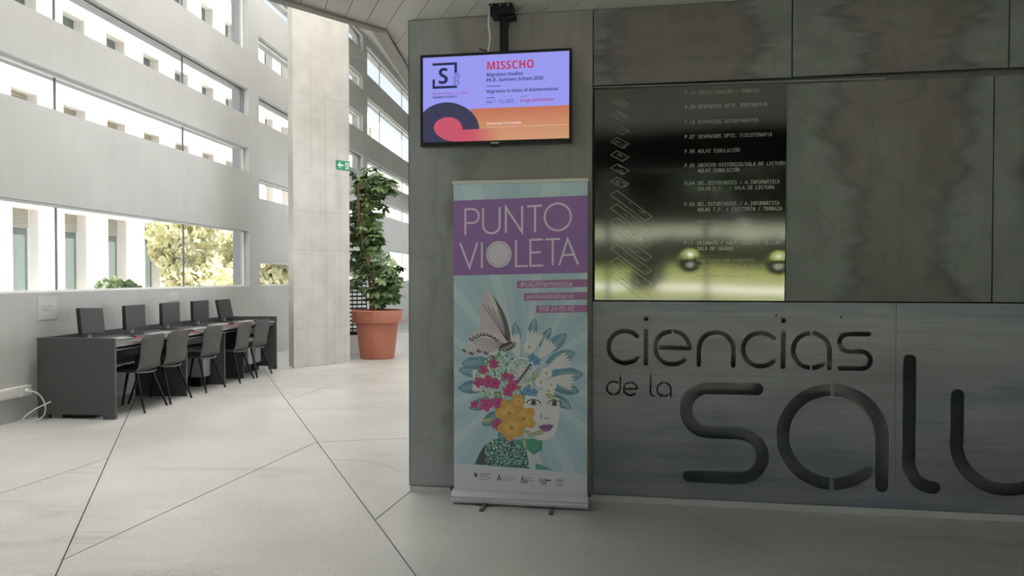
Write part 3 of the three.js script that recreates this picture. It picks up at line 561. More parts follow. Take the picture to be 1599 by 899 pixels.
{
  const st = ['nearest the wall socket end of the desk', 'second from the wall socket end', 'at the middle of the desk', 'second from the pillar end', 'at the pillar end of the desk'];
  const scr = rbox(-0.2075, 0.2075, 0, 0.285, -0.045, 0, 0.006), disp = new THREE.PlaneGeometry(0.385, 0.245);
  for (let k = 0; k < 5; k++) {
    const s = 0.925 + k * 0.77, m = place('computer_monitor', LW, s, 0.757, 0.3, [0.05, 0.03, 0, -0.02, 0.02][k]);
    tag(m, (k === 4 ? 'flat computer monitor tilted back ' : 'dark flat computer monitor ') + st[k], 'monitor', 'monitors on the computer desk');
    const head = mesh('screen_housing', scr, M.blackPlastic, m); head.position.set(0, 0.062, 0.03); head.rotation.x = [-0.12, -0.03, -0.02, -0.03, -0.2][k]; if (k === 0) head.rotation.z = -0.05;
    const dp = mesh('display', disp, M.screenOff, head); dp.position.set(0, 0.15, 0.0012);
    mesh('stand_neck', rbox(-0.03, 0.03, 0.008, 0.17, -0.04, -0.015, 0.005), M.greyPlastic, m);
    const b = new THREE.CylinderGeometry(0.105, 0.11, 0.012, 28); b.translate(0, 0.006, 0); mesh('stand_base', b, M.blackPlastic, m);

    const kb = place('keyboard', LW, s - 0.06 + 0.03 * (k & 1), 0.757, 0.6 + 0.05 * (k % 3), 0.04 * (k - 2));
    tag(kb, 'flat grey keyboard ' + st[k], 'keyboard', 'keyboards on the computer desk');
    mesh('case', rbox(-0.215, 0.215, 0, 0.018, -0.07, 0.07, 0.005), M.keyGrey, kb);
    const keys = []; for (let r = 0; r < 5; r++) for (let c = 0; c < 15; c++) keys.push(box(-0.2 + c * 0.0268, -0.178 + c * 0.0268, 0.018, 0.023, -0.058 + r * 0.0235, -0.039 + r * 0.0235));
    const ks = mesh('keys', mergeGeometries(keys), M.greyPlastic, kb); ks.userData.kind = 'stuff';

    const rp = [[1.183, 0.606], [2.024, 0.83], [2.62, 0.73], [3.351, 0.71], [4.1, 0.728]][k], pad = place('mouse_pad', LW, rp[0], 0.757, rp[1], 0.1 * k);
    tag(pad, 'small red mouse pad ' + st[k], 'mouse pad', 'red mouse pads'); mesh('mat', rbox(-0.085, 0.085, 0, 0.006, -0.07, 0.07, 0.0028), M.red, pad);
    const ms = place('computer_mouse', LW, rp[0], 0.763, rp[1]); tag(ms, 'dark computer mouse on red pad ' + st[k], 'mouse', 'mice on the red pads');
    const mg = new THREE.SphereGeometry(0.5, 18, 12, 0, Math.PI * 2, 0, Math.PI / 2); mg.scale(0.058, 0.06, 0.1); mesh('mouse_body', mg, M.blackPlastic, ms); const wh = new THREE.CylinderGeometry(0.007, 0.007, 0.006, 12); wh.rotateZ(Math.PI / 2); wh.translate(0, 0.025, -0.026); mesh('scroll_wheel', wh, M.greyPlastic, ms);

    const pc = place('computer_tower', LW, [0.53, 1.925, 2.64, 3.955, 4.22][k], 0, 0.5);
    tag(pc, 'light grey computer tower under the desk ' + st[k], 'computer', 'computer towers under the desk');
    mesh('case', rbox(-0.09, 0.09, 0.12, 0.52, -0.2, 0.2, 0.006), M.greyPlastic, pc); mesh('front_bezel', rbox(-0.088, 0.088, 0.125, 0.515, 0.2, 0.212, 0.004), std(0x9a9a98, 0.5), pc); mesh('drive_bay', box(-0.07, 0.07, 0.44, 0.47, 0.212, 0.214), M.blackPlastic, pc);
    mesh('cradle', rbox(-0.1, 0.1, 0, 0.12, -0.18, 0.18, 0.006), M.blackMetal, pc);
  }
  // wall trunking, socket, cable, notices
  const tr = structure(place('trim_5', LW, 0, 0, 0)); mesh('trunking', rbox(-6, 0.34, 0.245, 0.345, 0.0, 0.05, 0.004), M.whiteFrame, tr); mesh('trunking_lid', rbox(-6, 0.17, 0.262, 0.328, 0.05, 0.054, 0.0015), M.white, tr);
  const so = place('wall_socket', LW, 0.265, 0.295, 0.052); tag(so, 'white wall socket at the end of the trunking beside the desk', 'socket'); mesh('socket_plate', rbox(-0.075, 0.075, -0.052, 0.052, 0, 0.014, 0.004), M.whiteFrame, so); const sc = new THREE.CylinderGeometry(0.022, 0.022, 0.03, 20); sc.rotateX(Math.PI / 2); sc.translate(0, 0, 0.026); mesh('plug', sc, M.paper, so);
  const cb = mesh('power_cable', tube([[0.265, 0.295, 0.09], [0.275, 0.28, 0.16], [0.28, 0.22, 0.22], [0.285, 0.12, 0.25], [0.27, 0.04, 0.235], [0.22, 0.008, 0.18], [0.14, 0.008, 0.12], [0.13, 0.04, 0.13], [0.2, 0.12, 0.2], [0.3, 0.185, 0.3]], 0.006, 80, 8), M.paper, null);
  cb.position.set(...LW.pos); cb.rotation.y = LW.turn; tag(cb, 'white power cable looping down from the wall socket to the floor', 'cable');
  const noticeTex = canvasTex(256, 256, (c, w, h) => { c.fillStyle = '#c9c9c5'; c.fillRect(0, 0, w, h); c.fillStyle = '#a2a2a0'; for (let q = 0; q < 4; q++) c.fillRect(50 + (q % 2) * 10, 100 + q * 18, 140 - (q % 3) * 26, 7); });
  for (const [u0, u1, y0, y1, lab, t] of [[0.508, 0.79, 0.99, 1.235, 'pale paper notice taped to the wall above the desk end', noticeTex], [2.95, 3.2, 1.1, 1.222, 'white paper notice below the window behind the middle monitor', noticeTex]]) {
    const n = place('paper_notice', LW, (u0 + u1) / 2, (y0 + y1) / 2, 0.0015); tag(n, lab, 'notice'); mesh('sheet', box(-(u1 - u0) / 2, (u1 - u0) / 2, -(y1 - y0) / 2, (y1 - y0) / 2, 0, 0.0015), M.notice, n);
    const pr = mesh('print', new THREE.PlaneGeometry(u1 - u0 - 0.004, y1 - y0 - 0.004), std(0xffffff, 0.85, { map: t }), n); pr.position.z = 0.0022;
  }
}

// ---------------------------------------------------------------- potted umbrella tree
{
  const root = group('potted_tree', [-2.39, 0, -12.82]);
  tag(root, 'tall leafy umbrella tree in a large terracotta pot beside the pillar', 'potted plant');
  const clay = pixTex(256, 256, (u, v, x, y) => { const c = (fbm(u * 6, v * 6, 131, 4) - 0.5) * 40 + (fbm(u * 3, v * 10, 133, 3) - 0.5) * 24; return [182 + c, 116 + c * 0.85, 95 + c * 0.7]; });
  M.terracotta.map = clay;
  const lathe = (p, n = 56) => new THREE.LatheGeometry(p.map(([r, y]) => new THREE.Vector2(r, y)), n);
  mesh('pot', lathe([[0.0, 0], [0.285, 0], [0.297, 0.012], [0.3, 0.03], [0.372, 0.64], [0.36, 0.645], [0.34, 0.64], [0.29, 0.1], [0, 0.08]]), M.terracotta, root);
  mesh('pot_rim', lathe([[0.372, 0.63], [0.418, 0.632], [0.43, 0.645], [0.446, 0.83], [0.444, 0.848], [0.43, 0.856], [0.405, 0.856], [0.39, 0.845], [0.372, 0.7], [0.372, 0.63]]), M.terracotta, root);
  const sg = new THREE.CircleGeometry(0.385, 36, 0, Math.PI * 2); sg.rotateX(-Math.PI / 2); sg.translate(0, 0.79, 0); mesh('soil', sg, M.soil, root);
  const stems = [[[0.02, 0.78, 0], [-0.02, 1.2, 0.02], [-0.14, 1.7, 0], [-0.22, 2.3, -0.05], [-0.2, 2.9, 0], [-0.05, 3.2, 0.02]], [[-0.06, 0.78, 0.05], [-0.05, 1.3, 0.06], [-0.2, 1.9, 0.08], [-0.3, 2.5, 0.05], [-0.32, 3.1, 0.02]], [[0.08, 0.78, -0.02], [0.09, 1.0, 0.02], [0.17, 1.35, 0.05], [0.2, 1.6, 0.08]], [[-0.12, 0.78, -0.05], [-0.16, 1.4, -0.1], [-0.34, 2.1, -0.12], [-0.36, 2.7, -0.1]]];
  stems.forEach((s) => mesh('trunk', tube(s, 0.024, 40, 8), M.bark, root));
  // palmate leaves: seven drooping leaflets on one stalk
  const leaflet = (len, w) => { const g = sheet((u, v) => new THREE.Vector3((u * 2 - 1) * w * Math.sin(Math.PI * Math.min(0.97, 0.08 + v * 0.9)) ** 0.8, -len * v * v * 0.35 - Math.abs(u * 2 - 1) * w * 0.25, len * (0.12 + v * 0.88)), 2, 4, 0.0008); return g; };
  const variants = [0, 1, 2, 3].map((k) => { const g = []; const n = 6 + (k & 1); for (let i = 0; i < n; i++) { const l = leaflet(rr(0.1, 0.145), rr(0.028, 0.038)); l.rotateX(rr(-0.2, 0.25)); l.rotateY(i / n * Math.PI * 2 + rr(-0.2, 0.2)); g.push(l); } g.push(bar([0, -0.09, 0], [0, 0, 0], 0.003, 0.002, 5).toNonIndexed()); return mergeGeometries(g.map((x) => { const y = x.index ? x.toNonIndexed() : x; return y; })); });
  const lm = [0x5f7a47, 0x728c56, 0x4f693e, 0x889e68].map((c) => phys(c, 0.42, { transmission: 0.15, side: THREE.DoubleSide }));
  const zones = [[-0.25, 3.2, 0.22, 0.2, 14], [-0.05, 3.1, 0.3, 0.16, 34], [0.13, 3.08, 0.22, 0.15, 34], [-0.15, 2.86, 0.28, 0.2, 34], [-0.3, 2.55, 0.3, 0.24, 42], [-0.18, 2.35, 0.24, 0.24, 30], [-0.3, 2.1, 0.32, 0.22, 36], [-0.1, 2.05, 0.22, 0.16, 20], [-0.36, 1.75, 0.26, 0.22, 22], [-0.12, 1.62, 0.22, 0.14, 12], [0.16, 1.5, 0.24, 0.16, 30], [0.22, 1.22, 0.2, 0.2, 26], [-0.02, 1.15, 0.2, 0.18, 16], [-0.4, 1.45, 0.2, 0.2, 12]];
  const spots = [];
  for (const [x, y, r, h, n] of zones) for (let i = 0; i < n; i++) { const a = rr(0, 6.283), d = r * Math.sqrt(rnd()); const lx = x + d * Math.cos(a), lz = d * Math.sin(a); spots.push([lx, y + rr(-h, h), lx < -0.2 ? -0.1 - Math.abs(lz) : lz, a]); }
  const rest = [];
  spots.forEach(([x, y, z, a], i) => {
    const g = variants[i & 3], e = new THREE.Euler(rr(-0.6, 0.6), rr(0, 6.28), rr(-0.6, 0.6)), k = rr(0.85, 1.3);
    if (i < 300) { const l = mesh('leaf', g, lm[(i * 3 + (i >> 3)) & 3], root); l.position.set(x, y, z); l.rotation.copy(e); l.scale.setScalar(k); } else rest.push(g.clone().applyMatrix4(new THREE.Matrix4().compose(new THREE.Vector3(x, y, z), new THREE.Quaternion().setFromEuler(e), new THREE.Vector3(k, k, k))));
  });
  if (rest.length) mesh('small_leaves', mergeGeometries(rest), lm[1], root).userData.kind = 'stuff';
  // dark lattice stand on a white plinth, half hidden by the pillar
  const ls = group('lattice_stand', [-2.93, 0, -13.6], 0.5);
  tag(ls, 'black lattice rack on a white plinth behind the terracotta pot', 'rack');
  mesh('plinth', rbox(-0.3, 0.16, 0, 0.36, -0.2, 0.2, 0.005), M.whiteFrame, ls);
  mesh('shelf', rbox(-0.3, 0.16, 0.36, 0.42, -0.2, 0.2, 0.005), M.blackMetal, ls);
  for (let k = 0; k < 12; k++) mesh('lattice_bar', box(-0.3, 0.16, 0.46 + k * 0.075, 0.49 + k * 0.075, 0.15, 0.162), M.blackMetal, ls);
  for (let k = 0; k < 6; k++) mesh('lattice_post', box(-0.3 + k * 0.089, -0.285 + k * 0.089, 0.42, 1.35, 0.14, 0.15), M.blackMetal, ls);
}

// ---------------------------------------------------------------- roll-up banner
{
  const BW = 0.852, BH = 1.955;
  const art = canvasTex(872, 2000, (c, w, h) => {
    const poly = (pts, f) => { c.fillStyle = f; c.beginPath(); pts.forEach((p, i) => (i ? c.lineTo(...p) : c.moveTo(...p))); c.closePath(); c.fill(); };
    const ell = (x, y, a, b, r, f) => { c.fillStyle = f; c.beginPath(); c.ellipse(x, y, a, b, r, 0, 7); c.fill(); };
    c.fillStyle = '#b6d2de'; c.fillRect(0, 0, w, h);
    for (let k = 0; k < 30; k++) { const a = k / 30 * 6.283, b = a + 0.1; poly([[450, 1250], [450 + 1700 * Math.cos(a), 1250 + 1700 * Math.sin(a)], [450 + 1700 * Math.cos(b), 1250 + 1700 * Math.sin(b)]], k % 2 ? '#c6dfe8' : '#abcbdb'); }
    // title band
    poly([[0, 112], [w, 92], [w, 582], [0, 600]], '#8d5caa');
    c.strokeStyle = '#eadcec'; c.lineWidth = 13; c.lineCap = 'butt'; c.lineJoin = 'miter';
    const st = (...ls) => ls.forEach((l) => { c.beginPath(); l.forEach((p, i) => (i ? c.lineTo(...p) : c.moveTo(...p))); c.stroke(); });
    const arcS = (x, y, rx, ry, a, b) => { c.beginPath(); c.ellipse(x, y, rx, ry, 0, a, b); c.stroke(); };
    st([[78, 335], [78, 168], [128, 168]], [[78, 258], [128, 258]]); arcS(126, 213, 42, 45, -Math.PI / 2, Math.PI / 2);
    st([[196, 162], [196, 275]], [[306, 158], [306, 272]]); arcS(251, 274, 55, 52, 0, Math.PI);
    st([[346, 325], [346, 160], [452, 320], [452, 152]]);
    st([[486, 156], [580, 152]], [[536, 154], [536, 322]]); arcS(682, 226, 84, 86, 0, 6.3);
    st([[42, 388], [106, 548], [158, 384]], [[188, 382], [188, 552]], [[412, 372], [412, 540], [488, 538]], [[588, 368], [506, 371], [506, 538], [590, 535]], [[508, 452], [572, 450]], [[602, 369], [696, 366]], [[650, 367], [650, 534]], [[692, 534], [746, 366], [812, 530]], [[712, 470], [790, 466]]);
    ell(300, 462, 84, 86, 0, '#e2dbe6'); c.strokeStyle = '#b9a6c4'; c.lineWidth = 5; arcS(300, 462, 72, 74, 0, 6.3);
    c.fillStyle = '#a85c9d';
    poly([[418, 634], [w, 622], [w, 672], [418, 682]], '#a5639f'); poly([[464, 714], [w, 704], [w, 752], [464, 762]], '#a5639f'); poly([[542, 794], [w, 786], [w, 832], [542, 840]], '#a5639f');
    const txt = (s, x, y, size, f, font = 'italic', max) => { c.save(); c.translate(x, y); c.rotate(-0.012); c.transform(1, 0, -0.14, 1, 0, 0); c.fillStyle = f; c.font = `${size}px sans-serif`; c.textBaseline = 'alphabetic'; c.fillText(s, 0, 0, max); c.restore(); };
    txt('#UGRFeminista', 438, 672, 48, '#eadcec', '', 350); txt('puntovioleta@ugr.es', 480, 747, 38, '#eadcec', '', 305); txt('958 24 05 43', 560, 828, 42, '#eadcec', '', 226);
    // teal petals round the head
    const petal = (x, y, L, W, a, f) => { c.save(); c.translate(x, y); c.rotate(a); c.fillStyle = f; c.beginPath(); c.moveTo(0, 0); c.bezierCurveTo(L * 0.35, -W, L * 0.8, -W * 0.8, L, 0); c.bezierCurveTo(L * 0.8, W * 0.8, L * 0.35, W, 0, 0); c.fill(); c.strokeStyle = '#c9dbe0'; c.lineWidth = 3; for (const q of [-0.4, 0, 0.4]) { c.beginPath(); c.moveTo(L * 0.3, q * W * 0.5); c.lineTo(L * 0.9, q * W * 0.35); c.stroke(); } c.restore(); };
    for (const [x, y, L, W, a] of [[430, 1050, 150, 42, -1.75], [500, 1040, 170, 45, -1.35], [560, 1060, 150, 40, -1.0], [600, 1100, 190, 60, -0.75], [600, 1160, 210, 62, -0.35], [620, 1230, 230, 66, 0.0], [620, 1290, 210, 62, 0.25], [610, 1350, 190, 52, 0.55], [250, 1150, 200, 60, 3.0], [240, 1230, 210, 62, 3.2], [240, 1310, 215, 66, 3.0], [270, 1400, 180, 58, 2.75], [320, 1480, 160, 60, 2.5], [380, 1560, 140, 55, 2.2]]) petal(x, y, L, W, a, hash(x, y, 2) > 0.5 ? '#4f87a0' : '#5b93a8');
    // shoulder, neck, face
    poly([[140, 1832], [170, 1760], [205, 1705], [270, 1668], [350, 1650], [430, 1664], [480, 1730], [505, 1845]], '#2e3f3c');
    for (let k = 0; k < 900; k++) { const x = rr(160, 500), y = rr(1660, 1838); if ((x - 330) ** 2 / 175 ** 2 + (y - 1850) ** 2 / 200 ** 2 < 1 && x > 210) ell(x, y, rr(3, 6), rr(3, 6), 0, ['#8fd0c2', '#4c9d8f', '#c5ebe0', '#2c6d63'][k & 3]); }
    poly([[480, 1700], [560, 1700], [580, 1845], [500, 1845]], '#d9dde0'); poly([[405, 1665], [585, 1640], [582, 1720], [528, 1756], [470, 1712]], '#3d9a78'); poly([[528, 1756], [582, 1720], [585, 1650]], '#2f8465'); poly([[540, 1808], [610, 1830], [650, 1848], [540, 1848]], '#4aa088');
    c.fillStyle = '#ecebee'; c.beginPath(); c.moveTo(420, 1330); c.bezierCurveTo(520, 1330, 640, 1330, 690, 1380); c.bezierCurveTo(705, 1450, 690, 1560, 668, 1610); c.bezierCurveTo(640, 1665, 560, 1672, 510, 1640); c.bezierCurveTo(440, 1590, 410, 1480, 420, 1330); c.fill();
    for (const [x, r] of [[527, 1], [662, 0.92]]) { ell(x, 1419, 42 * r, 17, 0, '#fbfbfb'); ell(x, 1419, 18, 18, 0, '#59636b'); ell(x, 1419, 9, 9, 0, '#16181a'); c.strokeStyle = '#1e2022'; c.lineWidth = 6; c.beginPath(); c.ellipse(x, 1424, 46 * r, 25, 0, Math.PI * 1.05, Math.PI * 1.97); c.stroke(); c.lineWidth = 2.5; c.beginPath(); c.ellipse(x, 1415, 42 * r, 19, 0, 0.15, Math.PI - 0.15); c.stroke(); }
    c.strokeStyle = '#3a3436'; c.lineWidth = 8; c.beginPath(); c.moveTo(634, 1378); c.quadraticCurveTo(662, 1362, 690, 1382); c.stroke();
    c.strokeStyle = '#55565a'; c.lineWidth = 5; c.beginPath(); c.moveTo(580, 1490); c.quadraticCurveTo(566, 1512, 586, 1518); c.moveTo(596, 1514); c.quadraticCurveTo(610, 1524, 628, 1512); c.stroke();
    c.fillStyle = '#8e4a8c'; c.beginPath(); c.moveTo(558, 1576); c.quadraticCurveTo(590, 1548, 612, 1560); c.quadraticCurveTo(630, 1548, 656, 1562); c.quadraticCurveTo(640, 1602, 606, 1602); c.quadraticCurveTo(580, 1600, 558, 1576); c.fill(); c.strokeStyle = '#5d2b60'; c.lineWidth = 3; c.beginPath(); c.moveTo(560, 1576); c.quadraticCurveTo(608, 1570, 654, 1564); c.stroke();
    // white petal hands and greenery
    for (const [x, y, L, a] of [[430, 1120, 150, -1.9], [500, 1110, 160, -1.3], [560, 1130, 140, -0.9], [620, 1190, 150, -0.4], [640, 1260, 150, 0.15], [300, 1140, 120, -2.4], [230, 1240, 110, 3.0], [230, 1330, 110, 3.3]]) for (let q = -2; q < 3; q++) { c.save(); c.translate(x, y); c.rotate(a + q * 0.16); ell(L * 0.5, 0, L * 0.5, 13, 0, '#e9eaea'); c.restore(); }
    for (let k = 0; k < 420; k++) { const a = rr(0, 6.3), d = Math.sqrt(rnd()); ell(340 + 190 * d * Math.cos(a), 1270 + 170 * d * Math.sin(a), rr(7, 15), rr(4, 8), rr(0, 3), ['#5b9a63', '#79b07a', '#3f7d4d', '#a9cba0', '#dfeadf'][k % 5]); }
    c.strokeStyle = '#dfe2e2'; c.lineWidth = 2.5; for (let k = 0; k < 70; k++) { const a = k / 70 * 6.283; c.beginPath(); c.moveTo(450, 1220); c.lineTo(450 + 85 * Math.cos(a), 1220 + 85 * Math.sin(a)); c.stroke(); ell(450 + 88 * Math.cos(a), 1220 + 88 * Math.sin(a), 5, 5, 0, '#f1f1f1'); }
    c.strokeStyle = '#33383c'; c.lineWidth = 17; c.beginPath(); c.moveTo(415, 1296); c.quadraticCurveTo(470, 1230, 510, 1170); c.stroke(); for (let k = 0; k < 7; k++) ell(420 + k * 14, 1290 - k * 17, 4, 4, 0, '#e8e8e8');
    const flower = (x, y, r, f, mid, n = 5) => { for (let k = 0; k < n; k++) { const a = k / n * 6.283 + x; ell(x + r * 0.55 * Math.cos(a), y + r * 0.55 * Math.sin(a), r * 0.55, r * 0.42, a, f); } ell(x, y, r * 0.22, r * 0.22, 0, mid); };
    for (const [x, y, r] of [[165, 1295, 34], [232, 1290, 40], [275, 1300, 36], [200, 1212, 30], [265, 1170, 32], [215, 1440, 44], [292, 1428, 40], [293, 1570, 38], [390, 1310, 40], [358, 1350, 34], [345, 1250, 26], [382, 1256, 22], [138, 1440, 26]]) flower(x, y, r, '#c93a83', '#8e1f5c');
    for (const [x, y, r] of [[520, 1130, 30], [545, 1150, 28], [490, 1345, 30], [530, 1352, 26], [455, 1360, 24]]) flower(x, y, r, '#5f93c6', '#2f5f9a');
    for (const [x, y] of [[610, 1225], [640, 1300], [575, 1285], [625, 1340], [500, 1060]]) flower(x, y, 36, '#f0f0ee', '#c79a3a', 9);
    for (const [x, y, r] of [[365, 1490, 84], [458, 1520, 84], [380, 1582, 84], [425, 1410, 44]]) { flower(x, y, r, '#e7a73f', '#b8791f'); flower(x + 4, y + 4, r * 0.62, '#f0bb5c', '#a8842a'); }
    for (const [x, y, a] of [[470, 1600, 0.5], [520, 1620, -0.2], [460, 1640, 1.4], [270, 1530, 2.9], [520, 1280, -1.2], [600, 1360, 0.4]]) petal(x, y, 80, 22, a, '#9aab4f');
    // butterfly
    const wing = (pts, f) => { c.fillStyle = f; c.beginPath(); c.moveTo(...pts[0]); for (let k = 1; k < pts.length; k += 2) c.quadraticCurveTo(...pts[k], ...pts[(k + 1) % pts.length]); c.fill(); };
    wing([[375, 1030], [372, 850], [225, 690], [165, 760], [178, 950], [260, 1000]], '#d5c3d0'); wing([[378, 1030], [372, 850], [236, 700], [330, 850], [350, 1020]], '#5c4a50'); wing([[225, 690], [300, 760], [300, 900], [250, 820]], '#d9d8d2');
    wing([[370, 1040], [280, 920], [130, 970], [40, 1080], [120, 1130], [260, 1130]], '#dcd3d8'); c.strokeStyle = '#6b6167'; c.lineWidth = 3; for (let k = 0; k < 8; k++) { c.beginPath(); c.moveTo(360, 1050); c.quadraticCurveTo(240, 1000 + k * 12, 95 + k * 16, 1010 + k * 15); c.stroke(); }
    for (let k = 0; k < 8; k++) { c.lineWidth = 9; c.strokeStyle = '#4a4247'; c.beginPath(); c.arc(120 + k * 24, 1010 - Math.sin(k / 7 * 3.1) * 34, 12, 0.3, 3.6); c.stroke(); }
    for (let k = 0; k < 9; k++) { ell(70 + k * 24, 1090 + Math.sin(k) * 14 + k * 3, 17, 9, 0.5, k % 2 ? '#c9b0c6' : '#5a4f56'); } ell(355, 1060, 60, 26, -0.35, '#2b2a2d'); for (let k = 0; k < 12; k++) ell(315 + k * 8, 1078 - k * 4 + (k & 1) * 14, 5, 5, 0, '#f2f2f2');
    c.strokeStyle = '#3a3336'; c.lineWidth = 4; for (let k = 0; k < 5; k++) { c.beginPath(); c.moveTo(360, 1030); c.lineTo(190 + k * 34, 780 + k * 14); c.stroke(); }
    // footer with marks
    c.fillStyle = '#dfe0e3'; c.beginPath(); c.moveTo(0, 1832); c.lineTo(w, 1866); c.lineTo(w, h); c.lineTo(0, h); c.fill();
    c.fillStyle = '#3c3d40'; c.strokeStyle = '#3c3d40';
    c.beginPath(); c.moveTo(134, 1890); c.lineTo(158, 1890); c.lineTo(156, 1908); c.lineTo(146, 1920); c.lineTo(136, 1908); c.fill(); for (let k = 0; k < 4; k++) { c.fillStyle = k < 2 ? '#55565a' : '#8a8b8e'; c.fillRect(172, 1890 + k * 12, 76 - (k % 2) * 14, 4); }
    c.lineWidth = 6; st([[288, 1934], [302, 1896], [316, 1934]], [[293, 1922], [311, 1922]]); c.fillStyle = '#97989b'; for (let k = 0; k < 3; k++) c.fillRect(326, 1908 + k * 10, 90 - k * 8, 3);
    c.lineWidth = 5; for (const [x, y, r] of [[456, 1908, 8], [456, 1930, 10], [480, 1930, 10]]) arcS(x, y, r, r, 0, 6.3); c.fillStyle = '#77787b'; c.fillRect(474, 1906, 44, 4); c.fillRect(496, 1922, 34, 4);
    c.fillStyle = '#2e2f33'; c.font = 'bold 26px sans-serif'; c.fillText('ESN', 566, 1926); c.fillText('UGR', 572, 1946, 40); c.fillRect(612, 1912, 26, 9);
    c.font = '27px sans-serif'; c.fillText('ODS', 672, 1926); c.font = '21px sans-serif'; c.fillText('UGR', 674, 1950);
    c.globalAlpha = 0.17; c.fillStyle = '#ffffff'; c.fillRect(0, 0, w, h); c.globalAlpha = 1;
  });
  const b = place('rollup_banner', SW, 0.772, 0, 0.165);
  tag(b, 'violet and blue roll-up banner reading PUNTO VIOLETA before the steel wall', 'banner');
  const pr = mesh('print', new THREE.PlaneGeometry(BW, BH, 1, 1), std(0xffffff, 0.55, { map: art }), b); pr.position.set(0, 0.085 + BH / 2, 0.0012);
  mesh('banner_sheet', box(-BW / 2, BW / 2, 0.075, 2.045, -0.001, 0.0008), M.paper, b);
  mesh('top_rail', rbox(-BW / 2 - 0.006, BW / 2 + 0.006, 2.034, 2.058, -0.012, 0.012, 0.005), std(0xcfcfca, 0.35, { metalness: 0.5 }), b);
  mesh('pole', bar([0, 0.06, -0.03], [0, 2.03, -0.018], 0.01, 0.008), M.alu, b);
  const ps = new THREE.Shape([[-0.05, 0.014], [0.05, 0.014], [0.056, 0.03], [0.05, 0.042], [0.054, 0.055], [0.03, 0.08], [0.004, 0.088], [-0.03, 0.085], [-0.055, 0.06]].map(([z, y]) => new THREE.Vector2(z, y)));
  const cg = new THREE.ExtrudeGeometry(ps, { depth: BW + 0.016, bevelEnabled: false }); cg.rotateY(-Math.PI / 2); cg.translate((BW + 0.016) / 2, 0, 0);
  mesh('cassette', cg, std(0xd9dbde, 0.35, { metalness: 0.3 }), b);
  for (const sx of [-1, 1]) { mesh('end_cap', box(sx * (BW / 2 + 0.014) - 0.006, sx * (BW / 2 + 0.014) + 0.006, 0.078, 0.096, -0.02, 0.02), M.blackPlastic, b); }
  for (const x of [-0.215, 0.215]) mesh('foot', mergeGeometries([rbox(x - 0.012, x + 0.012, 0.004, 0.016, -0.16, 0.16, 0.003), rbox(x - 0.014, x + 0.014, 0, 0.006, 0.13, 0.165, 0.002), rbox(x - 0.014, x + 0.014, 0, 0.006, -0.165, -0.13, 0.002)]), M.aluDark, b);
}

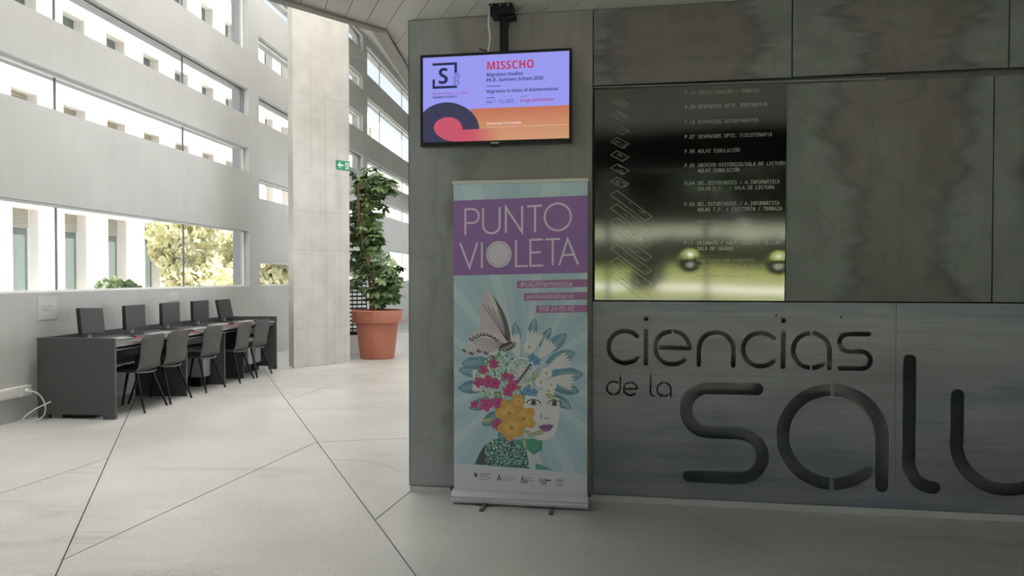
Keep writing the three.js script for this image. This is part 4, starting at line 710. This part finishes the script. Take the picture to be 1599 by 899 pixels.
// ---------------------------------------------------------------- ceiling-hung television
{
  const W = 1200, H = 684;
  const img = canvasTex(W, H, (c) => {
    c.fillStyle = '#9a9cf4'; c.fillRect(0, 0, W, H);
    const gr = c.createLinearGradient(0, 430, 0, H); gr.addColorStop(0, '#c4745c'); gr.addColorStop(0.45, '#cc8c66'); gr.addColorStop(1, '#d09c78'); c.fillStyle = gr; c.fillRect(400, 424, W, H);
    c.fillStyle = '#c9566b'; c.fillRect(0, 560, 470, H);
    c.fillStyle = '#3b3a56'; c.beginPath(); c.moveTo(0, 684); c.lineTo(0, 440); c.bezierCurveTo(60, 372, 200, 340, 300, 386); c.bezierCurveTo(420, 430, 470, 520, 470, 588); c.lineTo(330, 588); c.bezierCurveTo(330, 520, 270, 484, 210, 484); c.bezierCurveTo(120, 488, 80, 540, 92, 580); c.bezierCurveTo(110, 640, 200, 684, 300, 684); c.fill();
    c.fillStyle = '#c9566b'; c.beginPath(); c.moveTo(330, 588); c.bezierCurveTo(330, 520, 270, 484, 210, 484); c.bezierCurveTo(120, 488, 80, 540, 92, 580); c.bezierCurveTo(110, 640, 200, 684, 300, 684); c.lineTo(500, 684); c.lineTo(500, 588); c.fill();
    { const g2 = c.createLinearGradient(400, 0, 640, 0); g2.addColorStop(0, '#c9566b'); g2.addColorStop(1, '#cd9570'); c.fillStyle = g2; c.fillRect(400, 588, 240, H); }
    c.fillStyle = '#262a55'; c.fillRect(80, 46, 206, 20); c.fillRect(264, 46, 22, 84); c.fillRect(80, 176, 20, 74); c.fillRect(80, 232, 206, 20);
    c.font = 'bold 176px sans-serif'; c.textBaseline = 'alphabetic'; c.fillText('S', 124, 214);
    c.font = '52px sans-serif'; c.fillText('20', 252, 172); c.fillText('25', 252, 222);
    c.font = '24px sans-serif'; c.fillStyle = '#a13a86'; c.fillText('INTERNATIONAL DOCTORAL', 80, 302, 352); c.fillStyle = '#262a55'; c.font = 'bold 23px sans-serif'; c.fillText('SUMMER SCHOOLS', 80, 330, 258);
    c.fillStyle = '#c8324d'; c.font = 'bold 88px sans-serif'; c.fillText('MISSCHO', 528, 118, 478);
    c.fillStyle = '#2d2c63'; c.font = 'bold 37px sans-serif'; c.fillText('Migration Studies', 528, 172, 300); c.fillText('Ph.D. Summer School 2025', 528, 214, 466);
    c.fillRect(530, 248, 118, 5); c.font = 'bold 35px sans-serif'; c.fillText('Migration in times of disinformation', 530, 304, 584); c.fillRect(530, 340, 68, 5); c.fillStyle = '#7c5a9a'; c.fillRect(806, 338, 68, 5);
    c.fillStyle = '#2d2c63'; c.font = '35px sans-serif'; c.fillText('July 7 - 10, 2025', 530, 386, 222); c.fillStyle = '#a8407c'; c.font = 'bold 34px sans-serif'; c.fillText('sl.ugr.es/misscho', 806, 384, 272);
    c.fillStyle = '#f3d3cf'; c.font = 'bold 27px sans-serif'; c.fillText('University of Granada', 530, 556, 290); c.fillRect(530, 574, 650, 2.5);
  });
  const t = place('television', SW, 0.622, 0, 0.2);
  tag(t, 'flat television showing a blue and orange slide hung from the ceiling', 'television');
  const w = 0.962, y0 = 2.272, y1 = 2.85;
  mesh('housing', rbox(-w / 2, w / 2, y0, y1, -0.05, 0.004, 0.006), M.blackPlastic, t);
  const bz = 0.0165; mesh('bezel', mergeGeometries([box(-w / 2, w / 2, y1 - bz, y1, 0.004, 0.012), box(-w / 2, w / 2, y0, y0 + 0.026, 0.004, 0.012), box(-w / 2, -w / 2 + bz, y0 + 0.026, y1 - bz, 0.004, 0.012), box(w / 2 - bz, w / 2, y0 + 0.026, y1 - bz, 0.004, 0.012)]), std(0x141517, 0.3), t);
  const sw = w - 2 * bz, sh = y1 - bz - y0 - 0.026;
  const s = mesh('screen', new THREE.PlaneGeometry(sw, sh), phys(0x050505, 0.12, { emissive: 0xffffff, emissiveMap: img, emissiveIntensity: 0.38 }), t); s.position.set(0, y0 + 0.026 + sh / 2, 0.006);
  mesh('logo_plate', box(-0.026, 0.026, y0 + 0.006, y0 + 0.016, 0.012, 0.0125), M.greyPlastic, t);
  mesh('sensor', rbox(-0.03, 0.03, y0 - 0.012, y0 + 0.002, -0.02, 0.006, 0.003), M.blackPlastic, t);
  const px = 0.045;
  mesh('pole', rbox(px - 0.028, px + 0.028, 2.6, CY - 0.06, -0.11, -0.06, 0.006), M.blackMetal, t);
  mesh('ceiling_plate', rbox(px - 0.085, px + 0.06, CY - 0.012, CY - 0.001, -0.15, 0.0, 0.003), M.blackMetal, t);
  mesh('bracket', mergeGeometries([rbox(px - 0.08, px + 0.055, CY - 0.065, CY - 0.012, -0.14, -0.01, 0.005), rbox(px + 0.02, px + 0.075, CY - 0.08, CY - 0.05, -0.12, -0.05, 0.004)]), M.blackMetal, t);
  mesh('wall_mount', rbox(px - 0.12, px + 0.12, 2.45, 2.7, -0.06, -0.048, 0.004), M.blackMetal, t);
  for (let k = 0; k < 3; k++) { const g = new THREE.SphereGeometry(0.006, 10, 8); g.translate(px - 0.068 + k * 0.053, CY - 0.014, 0.0); mesh('bolt', g, M.alu, t); }
  const cb = mesh('cable', tube([[-0.045, CY + 0.002, -0.06], [-0.052, 3.05, -0.05], [-0.042, 2.95, -0.045], [-0.055, 2.855, -0.04]], 0.005, 30, 8), M.paper, t); cb.userData.label = 'white cable';
  mesh('cable', tube([[0.072, 3.03, -0.085], [0.073, 2.9, -0.083], [0.073, 2.8, -0.08]], 0.0035, 12, 6), M.greyPlastic, t);
  mesh('antenna', bar([-0.12, 2.905, -0.09], [0.0, 2.855, -0.06], 0.004, 0.004, 6), M.blackMetal, t);
}

scene.traverse((o) => { if (o.isMesh) o.castShadow = o.receiveShadow = true; });
renderer.render(scene, camera);
